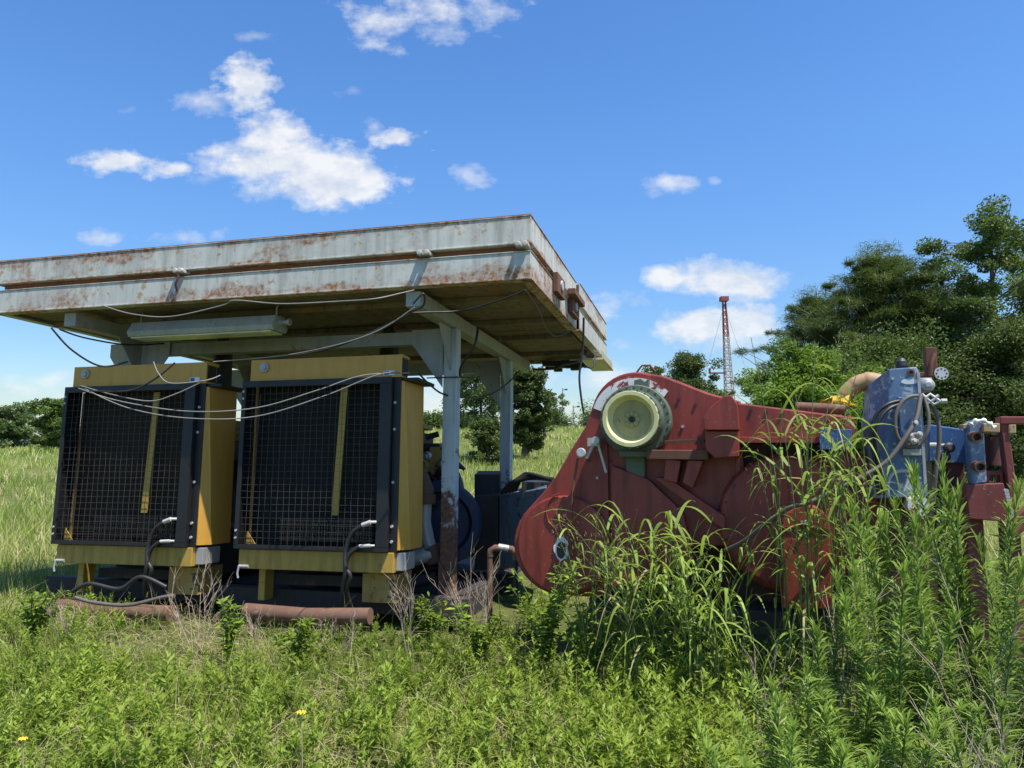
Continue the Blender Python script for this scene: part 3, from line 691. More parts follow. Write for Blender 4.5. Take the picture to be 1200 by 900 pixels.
# ------------------------------------------------------------------ red chain-case machine
rm = empty('red_machine', 'large dark red drawworks-like machine with round cream hub, overgrown by grass', 'machine', FM.m)
def circ(cx_, cy_, rx, a0, a1, n, ry=None):
    ry = ry or rx
    return [(cx_ + rx * math.cos(R(a0 + (a1 - a0) * i / n)), cy_ - ry * math.sin(R(a0 + (a1 - a0) * i / n))) for i in range(n + 1)]
low = circ(662, 638, 60, 135, 265, 14)
outl = low + [(700, 700), (718, 690), (742, 668), (790, 640), (880, 640), (880, 600), (868, 520), (868, 470), (850, 466), (828, 460), (800, 449), (776, 440)] + circ(745, 488, 52, 75, 158, 9) + [(686, 500), (672, 522), (650, 560), (632, 582)]
O = pc(FM, outl, 0)
MB().prism(O, .0, .34).build('chain_case', m_red, rm, .012)
# flanged rim following the outline
rim = MB()
edge = circ(662, 638, 59, 120, 262, 18); edge2 = [(668, 534), (684, 506), (697, 480)] + circ(745, 488, 51, 160, 72, 12) + [(776, 441.5), (800, 450.5), (828, 461.5), (850, 467.5), (866, 471.5)]
for E2 in (edge2,):
    for i in range(len(E2) - 1):
        p = FM.p(*E2[i], -.01); q = FM.p(*E2[i + 1], -.01); rim.tube([(p.x, .06, p.z), (q.x, .06, q.z)], .014, 6)
rim.build('rim', m_red, rm)
c = FM.p(662, 638, 0); r = 60 / F * 5.42 * .93
MB().lathe((c.x, -.0, c.z), (0, -1, 0), [(-.1, r), (.035, r), (.045, r - .012)], 56).build('lower_cover', m_red, rm)
cc = FM.p(668, 600, 0)
MB().tube([(cc.x + .17 * math.cos(R(t)), -.048, cc.z + .15 * math.sin(R(t))) for t in range(115, 300, 8)], .006, 5).build('weld_ring', m_red, rm)
cc = FM.p(660, 642, 0)
hl_ = MB(); hl_.prism([(cc.x + .05 * math.cos(i * .42) * (1.2 if i % 3 else .9), cc.z + .085 * math.sin(i * .42) * (1.1 if i % 2 else .95)) for i in range(15)], -.054, -.044); o = hl_.build('port_plate', m_redband, rm)
MB().prism([(cc.x + .034 * math.cos(i * .42), cc.z - .01 + .062 * math.sin(i * .42)) for i in range(15)], -.059, -.0545).build('port_hole', m_rubber, o)
rod = [FM.p(x, y, -.10) for x, y in ((677, 537), (671, 575), (669.5, 600), (668.5, 655))]
MB().tube(rod, .009, 8).build('dip_rod', m_dkrust, rm)
p = FM.p(682, 531, -.10); MB().lathe(p, (0, -1, .1), [(0, .034), (.03, .036), (.034, .028)], 16).build('rod_cap', m_galv, rm)
mb = MB(); p = FM.p(697, 518, -.1); mb.box(p.x - .05, p.x + .04, -.12, -.06, p.z - .03, p.z + .03); mb.lathe((p.x + .02, -.12, p.z + .01), (0, -1, 0), [(0, .03), (.05, .03)], 10)
mb.tube([(p.x, -.1, p.z), (p.x - .06, -.1, p.z - .12)], .012, 6); mb.tube([(p.x + .02, -.1, p.z), (p.x + .09, -.13, p.z - .22)], .010, 6); mb.build('valve', m_white, rm)
# peeling white band round the hub
outer = circ(745, 491, 51, 42, 165, 26, 48); inner = circ(747, 493, 42, 165, 42, 26, 41)
MB().prism(pc(FM, outer + inner, 0), -.010, .001).build('peeled_band', m_redband, rm)
# hub: ring drum, dish, centre
hc = FM.p(747, 493, 0); hx, hz_ = hc.x, hc.z
k = 5.2 / F
ring = MB(); ring.lathe((hx, 0, hz_), (0, -1, 0), [(-.2, 41 * k), (.10, 41 * k), (.11, 40 * k), (.115, 34 * k), (.25, 33 * k), (.26, 32.5 * k), (.26, 31 * k), (.15, 31.5 * k), (.149, .001)], 64)
rg = ring.build('brake_drum', m_olive, rm)
nb = MB()
for i in range(28):
    an = 2 * math.pi * i / 28; x = hx + 38.6 * k * math.cos(an); z = hz_ + 38.6 * k * math.sin(an); nb.lathe((x, -.112, z), (0, -1, 0), [(-.01, .007), (.004, .007)], 6)
for i in range(24):
    an = 2 * math.pi * i / 24; x = hx + 32.7 * k * math.cos(an); z = hz_ + 32.7 * k * math.sin(an); nb.lathe((x, -.26, z), (0, -1, 0), [(-.02, .004), (.030, .004)], 6)
nb.build('bolt_ring', m_olive, rg)
d = MB(); d.lathe((hx, -.26, hz_), (0, -1, 0), [(0, 31.5 * k), (.028, 31.5 * k), (.03, 31 * k), (.03, 27 * k), (.015, 26 * k), (-.02, 24.5 * k), (-.05, 22 * k)], 64, cap=False); dish = d.build('hub_rim', m_cream, rm)
d = MB(); d.lathe((hx, -.26, hz_), (0, -1, 0), [(-.05, 22 * k), (-.075, 20.5 * k), (-.078, 11 * k), (-.07, 9 * k), (-.055, 8.8 * k), (-.054, .001)], 48); d.build('hub_dish', m_creamdk, rm)
nb = MB()
for i in range(8):
    an = 2 * math.pi * i / 8; nb.lathe((hx + 6.6 * k * math.cos(an), -.206, hz_ + 6.6 * k * math.sin(an)), (0, -1, 0), [(0, .016), (.02, .016), (.022, .010)], 8)
nb.build('hub_bolts', m_creamdk, rm)
MB().lathe((hx, -.206, hz_), (0, -1, 0), [(0, 3.4 * k), (.006, 3.4 * k)], 20).build('shaft_hole', m_rubber, rm)
p = FM.p(752, 452, -.05); MB().prism([(p.x - .05, p.z - .07), (p.x + .045, p.z - .07), (p.x + .055, p.z + .045), (p.x + .03, p.z + .02), (p.x, p.z + .045), (p.x - .045, p.z + .035)], -.10, -.02).build('lug', m_olive, rm)
mb = MB(); pbox(mb, FM, 733, 534, 756, 560, -.06, 0); pbox(mb, FM, 725, 528, 765, 536, -.14, 0); mb.build('hub_bracket', m_olive, rm, .01)
# bolts, weld beads and stiffener strips over the case
for i, (x, y) in enumerate(((700, 560), (716, 540), (700, 600), (720, 575), (742, 575), (690, 540), (775, 470), (795, 468), (815, 474), (800, 500), (820, 510), (735, 600), (760, 600), (760, 640), (650, 598), (625, 610), (615, 640), (632, 670), (712, 640), (724, 610))):
    p = FM.p(x, y, 0); MB().lathe((p.x, 0, p.z), (0, -1, 0), [(-.005, .012), (.01, .012)], 6).build('case_bolt', m_reddark if i % 3 else m_galv, rm)
for P4 in ([(706, 520), (712, 520), (716, 690), (709, 692)], [(862, 474), (868, 474), (868, 600), (862, 600)], [(690, 590), (760, 586), (760, 591), (690, 595)]):
    MB().prism(pc(FM, P4, -.02), -.025, 0).build('stiffener', m_red, rm, .003)
MB().prism(pc(FM, [(716, 545), (760, 562), (800, 600), (815, 660), (716, 690)], -.07), -.07, 0).build('stepped_cover', m_red, rm, .008)
for k_ in range(7):
    p = FM.p(880 + k_ * 18, 481 + k_ * 2.3, -.16); MB().lathe((p.x, -.16, p.z), (0, -1, 0), [(0, .011), (.01, .011)], 6).build('beam_bolt', m_reddark, rm)
MB().prism(pc(FM, [(864, 512), (1002, 512), (1002, 519), (864, 519)], -.20), -.20, -.161).build('beam_flange', m_red, rm, .003)
# ridges, brackets
p = FM.p(785, 447, .02); q = FM.p(812, 461, .02); MB().tube([(p.x, .03, p.z), (q.x, .03, q.z)], .022, 8).build('ridge', m_red, rm)
p = FM.p(757, 433, .1); MB().tube([(p.x - .07, .1, p.z - .02), (p.x - .03, .1, p.z + .03), (p.x + .03, .1, p.z + .03), (p.x + .07, .1, p.z - .02)], .008, 6).build('lifting_eye', m_dkrust, rm)
box_ = pc(FM, [(825, 504), (824, 490), (832, 478), (848, 464), (857, 463), (864, 474), (866, 504)], -.30)
MB().prism(box_, -.30, .02).build('gusset_box', m_red, rm, .006)
MB().prism(pc(FM, [(826, 505), (866, 505), (866, 535), (838, 537), (827, 527)], -.26), -.26, .02).build('gusset_box_lower', m_red, rm, .006)
mb = MB(); pbox(mb, FM, 757, 527, 830, 539, -.2, .0); mb.build('timber_rail', m_dkrust, rm, .006)
MB().tube([FM.p(x, y, -.17) for x, y in ((779, 519), (800, 517), (826, 516))], .010, 6).build('roller_chain', m_black, rm)
mb = MB(); 
for i in range(22):
    p = FM.p(780 + i * 2.1, 518 - i * .1, -.17); mb.box(p.x - .004, p.x + .004, -.185, -.155, p.z - .013, p.z + .013)
mb.build('chain_links', m_dkrust, rm)
for P4 in ([(780, 537), (798, 540), (793, 566), (778, 562)], [(806, 539), (824, 540), (812, 572), (800, 566)]):
    MB().prism(pc(FM, P4, -.16), -.16, 0).build('bracket', m_red, rm, .005)
MB().prism(pc(FM, [(766, 560), (783, 560), (850, 606), (850, 622)], -.10), -.10, 0).build('diagonal_flange', m_red, rm, .004)
# upper beam running right
MB().prism(pc(FM, [(864, 472), (1002, 489), (1002, 518), (864, 518)], -.16), -.16, .35).build('upper_beam', m_red, rm, .01)
mb = MB(); pbox(mb, FM, 960, 503, 999, 527, -.23, -.201); mb.build('blue_plate', m_blue2, rm, .004)
mb = MB(); pbox(mb, FM, 868, 519, 1000, 640, .20, .9); mb.build('inner_frame', m_reddark, rm, .01)
mb = MB(); pbox(mb, FM, 720, 560, 1000, 720, .345, 1.3); mb.build('rear_body', m_reddark, rm, .01)
# drum guards
for (x, y, r_, b0, b1, nm) in ((925, 612, 80, -.06, .19, 'drum_guard'), (985, 590, 62, .0, .18, 'drum_guard')):
    c = FM.p(x, y, 0); kk = 4.85 / F; MB().lathe((c.x, b1, c.z), (0, -1, 0), [(0, r_ * kk), (b1 - b0 - .05, r_ * kk), (b1 - b0 - .02, (r_ - 1.2) * kk), (b1 - b0 - .004, (r_ - 4) * kk), (b1 - b0 + .004, (r_ - 8) * kk), (b1 - b0 + .005, (r_ - 20) * kk)], 64).build(nm, m_red, rm)
c = FM.p(925, 612, 0)
for i in range(20):
    an = i * .314; MB().lathe((c.x + .425 * math.cos(an), -.064, c.z + .405 * math.sin(an)), (0, -1, 0), [(0, .009), (.008, .009)], 6).build('guard_bolt', m_reddark, rm)
MB().box(c.x - .003, c.x + .003, -.070, -.0655, c.z - .36, c.z + .38).build('guard_seam', m_reddark, rm)
# upright rounded guard box
bxp = pc(FM, [(917, 714), (917, 612), (922, 602), (932, 595), (945, 592), (958, 595), (968, 603), (972, 614), (976, 714)], -.36)
gb = MB().prism(bxp, -.36, -.13).build('guard_box', m_red, rm, .008)
mb = MB(); pbox(mb, FM, 916, 617.5, 974, 619.5, -.37, -.359); mb.build('seam', m_red, gb)
p = FM.p(945, 612, -.37); mb = MB(); mb.box(p.x - .035, p.x + .035, -.375, -.361, p.z - .008, p.z + .008); mb.lathe((p.x, -.37, p.z), (0, -1, 0), [(0, .014), (.02, .014)], 10); mb.build('latch', m_galv, gb, .002)
mb = MB(); pbox(mb, FM, 690, 700, 1010, 745, .0, 1.2); mb.build('base_frame', m_skid, rm, .01)
# things lying on the beam
rp = MB().tube([FM.w(*FM.p(x, y, .1)) for x, y in ((932, 477), (990, 480))], .036, 16); wobj('rusty_pipe', rp, m_rpipe, 'short rusty brown pipe resting on the red upper beam', 'pipe')
mb = MB(); rr = random.Random(3)
for kx in range(9):
    p = FM.w(*FM.p(972 + kx * 3.2, 474 - 4 * math.sin(kx * .5), .16)); q = [p + Vector((rr.uniform(-.07, .07), rr.uniform(-.08, .08), rr.uniform(-.05, .05))) for _ in range(7)]
    mb.add(q, [(0, 1, 2), (1, 3, 2), (2, 3, 4), (3, 5, 4), (4, 5, 6), (0, 2, 6)])
wobj('plastic_sheet', mb, m_yelbag, 'crumpled yellow plastic heap between the rusty pipe and tan duct', 'sheet')
mb = MB(); mb.tube(spline([FM.w(*FM.p(x, y, .25)) for x, y in ((984, 478), (990, 464), (1002, 452), (1016, 447), (1030, 449))]), [.05] * 8 + [.055] * 8 + [.06] * 8 + [.065] * 9, 16)
mb.loft([FM.w(*FM.p(x, y, .16)) for x, y in ((1024, 452), (1012, 487), (1022, 487), (1028, 470))], [FM.w(*FM.p(x, y, .3)) for x, y in ((1024, 452), (1012, 487), (1022, 487), (1028, 470))])
wobj('curved_duct', mb, m_tan, 'tan curved duct arching to the left side of the blue housing', 'duct')

# ------------------------------------------------------------------ blue upright housing
bt = empty('blue_housing', 'tall chipped blue steel housing with coiled hoses at right of red machine', 'machine housing', FM.m @ Matrix.Translation((FM.p(1060, 600, 0).x, 0, FM.p(1060, 600, 0).z)))
off = Vector((FM.p(1060, 600, 0).x, 0, FM.p(1060, 600, 0).z))
class OF:   # pixel helper in this housing's own local space
    def p(s, x, y, b, ax=1): return FM.p(x, y, b) - off
BT = OF()
FP = [(1042, 432), (1074, 430), (1078, 437), (1083, 504), (1088, 582), (1036, 584), (1040, 500)]
BP = [(1022, 447), (1074, 430), (1078, 437), (1083, 504), (1088, 582), (1022, 584), (1017, 500)]
fa = [BT.p(x, y, -.2) for x, y in FP]; ba = [BT.p(x, y, -.08) for x, y in BP]; ba = [Vector((v.x, -.08, v.z)) for v in ba]
for i in (1, 2, 3, 4): ba[i] = Vector((fa[i].x, -.08, fa[i].z))
cc_ = [Vector((v.x, .30, v.z)) for v in ba]
MB().loft(fa, ba).loft([v + Vector((0, .0004, 0)) for v in ba], cc_).build('body', m_blue, bt, .006)
q = [BT.p(x, y, -.21) for x, y in ((1074.5, 436), (1078, 436), (1087, 576), (1083.5, 576))]
MB().loft(q, [v + Vector((0, .07, 0)) for v in q]).build('edge_strip', m_galv, bt)
p = BT.p(1066, 447, -.2); MB().add([(p.x + .048 * math.cos(i * .3927), -.203, p.z + .018 * math.sin(i * .3927)) for i in range(16)], [tuple(range(16))]).build('badge', m_label, bt)
p = BT.p(1067.5, 436.5, -.2); MB().lathe((p.x, -.2, p.z), (0, -1, 0), [(0, .020), (.008, .020), (.008, .010), (.0, .010)], 14).build('eye_hole', m_dkrust, bt)
for (x, y) in ((1053, 470), (1048, 520), (1078, 560), (1046, 444), (1076, 470), (1044, 565)):
    p = BT.p(x, y, -.2); MB().lathe((p.x, -.2, p.z), (0, -1, 0), [(0, .009), (.008, .009)], 6).build('bolt', m_galv, bt)
q = [BT.p(x, y, -.24) for x, y in ((1052, 465), (1078, 466), (1082, 520), (1056, 518))]
MB().loft(q, [v + Vector((0, .035, 0)) for v in q]).build('valve_plate', m_blue, bt, .005)
mb = MB(); q = [BT.p(x, y, -.30) for x, y in ((1058, 514), (1062, 508), (1074, 507), (1080, 516), (1074, 523), (1062, 522))]; mb.loft(q, [v + Vector((0, .055, 0)) for v in q])
for x, y in ((1064, 512), (1075, 511), (1069, 519), (1070, 498)): p = BT.p(x, y, -.31); mb.lathe(p, (.1, -1, .2), [(0, .018), (.05, .018), (.05, .012), (.07, .012)], 10)
mb.build('valve_body', m_white, bt, .004)
mb = MB(); p = BT.p(1068, 530, -.2); mb.box(p.x - .05, p.x + .05, -.23, -.2, p.z - .02, p.z + .02); mb.build('lower_bracket', m_galv, bt, .003)
mb = MB(); pb = BT.p(1085, 452, -.05); mb.lathe(pb + Vector((0, -.02, 0)), (0, -1, 0), [(-.08, .042), (.02, .045), (.05, .036), (.055, .02), (.07, .018)], 18); mb.box(pb.x - .06, pb.x + .035, -.06, .08, pb.z + .01, pb.z + .05); mb.build('gearbox', m_galv, bt, .004)
mb = MB(); p = BT.p(1057, 425, 0); mb.lathe((p.x, .02, p.z - .04), (0, 0, 1), [(0, .032), (.02, .038), (.05, .034), (.07, .018), (.075, .005)], 18); mb.build('black_cap', m_rubber, bt)
mb = MB(); pbox(mb, BT, 1084, 407, 1099, 438, .02, .10); pbox(mb, BT, 1076, 436, 1096, 441, .02, .12); mb.tube([BT.p(1096, 414, .01), BT.p(1091, 426, -.01), BT.p(1090, 440, 0)], .014, 8); mb.build('rusty_fitting', m_dkrust, bt, .006)
mb = MB(); p = BT.p(1102.5, 438, .0); mb.lathe(p, (.2, -1, .1), [(0, .042), (.012, .042)], 24)
dk = mb.build('perforated_disc', m_galv, bt)
mb = MB(); ax_ = Vector((.2, -1, .1)).normalized(); u_ = ax_.orthogonal().normalized(); w_ = ax_.cross(u_)
for i in range(8):
    an = i * .785; c_ = p + ax_ * .0125 + u_ * .03 * math.cos(an) + w_ * .03 * math.sin(an); mb.lathe(c_, ax_, [(0, .006), (.001, .006)], 8)
mb.build('disc_holes', m_rubber, dk)
mb = MB(); 
for pts in (((1082, 468), (1090, 462), (1104, 472)), ((1084, 474), (1092, 470), (1100, 463)), ((1080, 462), (1094, 474), (1103, 470))): mb.tube([BT.p(x, y, -.24) for x, y in pts], .010, 8)
p = BT.p(1103, 470, -.24); mb.lathe(p, (1, 0, 0), [(0, .014), (.03, .014)], 8); mb.build('lever', m_white, bt)
mb = MB(); mb.tube(spline([BT.p(x, y, -.25) for x, y in ((1041, 582), (1040, 568), (1045, 556), (1054, 552), (1066, 552))]), .011, 8); mb.tube([BT.p(1058, 575, -.25), BT.p(1070, 550, -.25)], .011, 8); mb.build('grab_rail', m_white, bt)
def hose(pts, r, mat, lab, b=None):
    P = [FM.w(*FM.p(x, y, bb)) for x, y, bb in pts]; wobj('hydraulic_hose', MB().tube(spline(P, 10), r, 10), mat, lab, 'hose', 'hoses on the blue housing')
hose([(1079, 462, -.28), (1074, 490, -.34), (1064, 508, -.38), (1040, 540, -.42), (1007, 560, -.46), (967, 580, -.50), (945, 590, -.52), (923, 596, -.50), (893, 617, -.46), (872, 634, -.40), (850, 645, -.30)], .0135, m_hose, 'long grey hose sweeping from the blue housing down across the red guard')
hose([(1080, 464, -.27), (1066, 465, -.31), (1055, 474, -.33), (1049, 492, -.34), (1052, 512, -.34), (1064, 523, -.33), (1078, 520, -.32), (1087, 505, -.32), (1088, 485, -.30), (1083, 466, -.27)], .0115, m_hose, 'grey hose coiled in a loop on the front of the blue housing')
hose([(1053, 470, -.24), (1040, 474, -.27), (1028, 484, -.28), (1022, 505, -.28), (1025, 540, -.28), (1030, 580, -.26)], .0115, m_rubber, 'black hose hugging the left edge of the blue housing, outer one')
hose([(1054, 474, -.24), (1042, 479, -.28), (1032, 490, -.30), (1027, 508, -.30), (1030, 545, -.30), (1036, 580, -.28)], .0115, m_rubber, 'black hose hugging the left edge of the blue housing, inner one')
hose([(1083, 468, -.22), (1094, 478, -.22), (1100, 498, -.22), (1100, 525, -.22), (1096, 560, -.22), (1094, 590, -.2)], .0125, m_hose, 'grey hose hanging down right of the blue housing')
# pipe stub at the foot of the housing
mb = MB(); mb.tube([FM.w(*FM.p(1070, 590, -.05)), FM.w(*FM.p(1077, 593, -.34))], .06, 22); wobj('pipe_stub', mb, m_redband, 'peeling white and rust pipe stub at the foot of the blue housing', 'pipe')

# ------------------------------------------------------------------ machinery further right
rb = empty('blue_box_unit', 'plain blue steel box with black knobs right of the coiled hoses', 'box', FM.m)
q = [FM.p(x, y, .55) for x, y in ((1088, 497), (1130, 503), (1134, 543), (1088, 541))]; MB().loft(q, [v + Vector((0, .4, 0)) for v in q]).build('body', m_blue2, rb, .008)
mb = MB()
for x, y in ((1109, 526), (1104, 536)): p = FM.p(x, y, .40); mb.lathe(p, (.3, -1, .2), [(0, .016), (.02, .034), (.05, .034), (.06, .02)], 14)
mb.build('knob', m_rubber, rb)
mb = MB(); 
for x, y in ((1094, 530), (1098, 540), (1090, 522)): p = FM.p(x, y, .42); mb.lathe(p, (1, -.3, 0), [(0, .02), (.05, .02), (.05, .012), (.1, .012)], 10)
mb.build('fitting', m_white, rb)
fr = empty('machinery_stand', 'red brown steel frame with blue upright column at far right of the machinery', 'frame', FM.m)
def lp(pts, b, d, nm, mat, par, bev=.006):
    q = [FM.p(x, y, b) for x, y in pts]; return MB().loft(q, [v + Vector((0, d, 0)) for v in q]).build(nm, mat, par, bev)
lp([(1172, 492), (1181, 490), (1196, 604), (1186, 606)], .30, .10, 'upright', m_redframe, fr)
lp([(1172, 488), (1232, 488), (1232, 497), (1172, 497)], .29, .12, 'top_rail', m_redframe, fr)
lp([(1131, 568), (1176, 566), (1186, 604), (1182, 612), (1136, 608)], .28, .25, 'front_plate', m_redframe, fr)
lp([(1180, 612), (1240, 570), (1240, 594), (1184, 634)], .20, .12, 'brace', m_redframe, fr)
lp([(1183, 602), (1240, 602), (1240, 609), (1183, 609)], .41, .12, 'lower_rail', m_redframe, fr)
lp([(1134, 497), (1140, 492), (1153, 494), (1157, 566), (1140, 568)], .28, .14, 'blue_column', m_blue, fr, .01)
for x, y in ((1144, 512), (1148, 547)):
    p = FM.p(x, y, .22); MB().lathe(p, (.1, -1, -.1), [(-.06, .034), (.02, .034), (.02, .024), (-.02, .022)], 18, cap=False).build('pipe_socket', m_dkrust, fr)
MB().tube([FM.p(1162, 545, .6), FM.p(1162, 512, .6)], .055, 18).build('rust_cylinder', m_reddark, fr)
lp([(1128, 497), (1136, 496), (1136, 502), (1128, 503)], .3, .1, 'small_block', m_wood, fr); 
lp([(1152, 496), (1172, 496), (1172, 507), (1152, 506)], .24, .3, 'timber_block', m_wood, fr)
lp([(1182, 497.5), (1191, 497), (1191, 508), (1182, 508)], .29, .4, 'timber_block', m_wood, fr)
mb = MB(); 
for i in range(9): p = FM.p(1178.5 + i * .9, 575 + i * 3.6, .2); mb.lathe(p, (0, -1, 0), [(0, .014), (.02, .014)], 6)
mb.build('tooth_rack', m_white, fr)
lp([(1156, 552), (1176, 552), (1176, 566), (1172, 566), (1172, 557), (1161, 557), (1159, 566), (1155, 566)], .35, .08, 'small_stool_bracket', m_redframe, fr)
mb = MB(); P = [FM.p(x, y, .2) for x, y in ((1138, 498), (1142, 494), (1152, 493), (1160, 497), (1165, 501))]; mb.tube(spline([FM.w(*v) for v in P], 4), [.014 + .008 * math.sin(i * 1.7) for i in range(17)], 8)
wobj('rag', mb, m_rag, 'dirty white rag draped on top of the blue column', 'rag')
for x_, b_, z_ in ((1182, .33, 0), (1232, .33, 0), (1140, .40, 0)):
    p = FM.p(x_, 600, b_); MB().box(p.x - .05, p.x + .05, b_ - .04, b_ + .06, -.1, p.z).build('leg', m_redframe, fr, .006)
p = FM.p(1135, 608, .3); q = FM.p(1240, 608, .3); MB().box(p.x - .5, q.x, .30, .48, .05, .17).build('base_beam', m_redframe, fr, .006)
p = FM.p(1092, 540, .6); q = FM.p(1130, 540, .6); MB().box(p.x, q.x, .6, .9, -.1, p.z).build('pedestal', m_reddark, rb, .008)
p = FM.p(1030, 580, -.08); q = FM.p(1084, 580, -.08); MB().box(p.x - off.x, q.x - off.x, -.06, .28, -.1 - off.z, p.z - off.z).build('pedestal', m_reddark, bt, .008)


# ------------------------------------------------------------------ distance: derrick, poles, buildings
def fz(x, y): return float(gz(x, y))
P = at(857, 500, 130); dz = fz(P.x, P.y)
dr = empty('drilling_derrick', 'distant red and white lattice derrick leaning slightly left above the trees', 'derrick', loc=(P.x, P.y, dz))
top = at(848.5, 353, 130) - Vector((P.x, P.y, dz)); 
def lat(t0, t1, mat, name):
    mb = MB(); nseg = max(2, int((t1 - t0) * 22)); cor = []
    for i in range(nseg + 1):
        t = t0 + (t1 - t0) * i / nseg; c = top * t; hw = .62 * (1 - t) + .24
        cor.append([c + Vector((sx * hw, sy * hw, 0)) for sx, sy in ((-1, -1), (1, -1), (1, 1), (-1, 1))])
    for k in range(4): mb.tube([c[k] for c in cor], .10, 4)
    for i in range(nseg):
        for k in range(4):
            mb.tube([cor[i][k], cor[i + 1][(k + 1) % 4]], .07, 4); mb.tube([cor[i][k], cor[i][(k + 1) % 4]], .07, 4)
    mb.build(name, mat, dr)
lat(0, .73, m_mastw, 'lower_mast'); lat(.73, 1.0, m_mast, 'upper_mast')
MB().box(top.x - .7, top.x + .7, -.7, .7, top.z, top.z + .8).build('crown_block', m_mast, dr)
mb = MB(); c = top * .44; mb.box(c.x - 3.4, c.x - .4, -.6, .6, c.z, c.z + .2); mb.box(c.x - 3.4, c.x - 3.3, -.6, .6, c.z + .2, c.z + 1.0); mb.tube([c + Vector((-3.3, 0, .9)), c + Vector((-.5, 0, .9))], .05, 4); mb.build('racking_platform', m_mast, dr)
mb = MB()
for dx in (-7, 7): mb.tube([top * .97, Vector((dx, 2, 0))], .03, 4)
mb.build('guy_wire', m_galv, dr)
def pole(x, ytop, Y, arm, lab):
    P = at(x, 500, Y); z = fz(P.x, P.y); T = at(x, ytop, Y); h_ = T.z - z
    t = empty('lamp_post', lab, 'lamp post', loc=(P.x, P.y, z), group='lamp posts beyond the field')
    MB().tube([(0, 0, 0), (0, 0, h_)], [.14, .09], 8).build('pole', m_galv, t)
    mb = MB(); mb.tube([(0, 0, h_ - .3), (arm, 0, h_ - .15)], .05, 5); mb.box(arm - .15, arm + .25, -.15, .15, h_ - .3, h_ - .1); mb.build('lamp_head', m_black, t)
pole(659.5, 455, 110, .5, 'tall grey lamp post beyond the field, the taller of two')
pole(672, 475, 105, .7, 'short grey lamp post beside the distant blue truck')
def bld(x0, x1, y0, y1, Y, mat, roofm, lab, name='shed', catg='building'):
    a = at(x0, y1, Y); b = at(x1, y0, Y); z = fz(a.x, Y)
    t = empty(name, lab, catg, loc=((a.x + b.x) / 2, Y, min(z, a.z))); w_ = (b.x - a.x) / 2; h_ = b.z - min(z, a.z)
    MB().box(-w_, w_, 0, 5, 0, h_ * .85).build('wall', mat, t)
    MB().loft([(-w_ - .1, -.1, h_ * .852), (w_ + .1, -.1, h_ * .852), (w_ + .1, 2.5, h_), (-w_ - .1, 2.5, h_)], [(-w_ - .1, 5.1, h_ * .852), (w_ + .1, 5.1, h_ * .852), (w_ + .1, 2.51, h_), (-w_ - .1, 2.51, h_)]).build('roof', roofm, t)
    MB().box(-w_ * .5, -w_ * .2, -.05, -.01, h_ * .05, h_ * .6).build('door', m_engine, t); MB().box(w_ * .2, w_ * .6, -.05, -.01, h_ * .35, h_ * .65).build('window', m_engine, t)
bld(660, 673, 494, 503, 115, m_white, m_white, 'small white building beyond the field behind the lamp posts')
bld(-8, 26, 511, 522, 120, m_white, m_beam, 'low grey roofed building at far left behind the field')
# truck
a = at(680, 504, 108); z = fz(a.x, 108)
tr = empty('parked_truck', 'small blue and white truck parked beyond the field', 'truck', loc=(a.x, 108, z)); h_ = at(680, 496, 108).z - z
MB().box(-1.3, .5, -1, 1, .5, .5 + (h_ - .5) * .55).build('bed', m_blue2, tr, .05); MB().prism([(.52, .5), (1.5, .5), (1.5, h_ * .7), (1.2, h_), (.52, h_)], -1, 1).build('cab', m_white, tr, .05)
for x in (-.9, 1.0):
    MB().lathe((x, -1.0, .4), (0, -1, 0), [(0, .4), (.2, .4)], 16).build('wheel', m_rubber, tr)

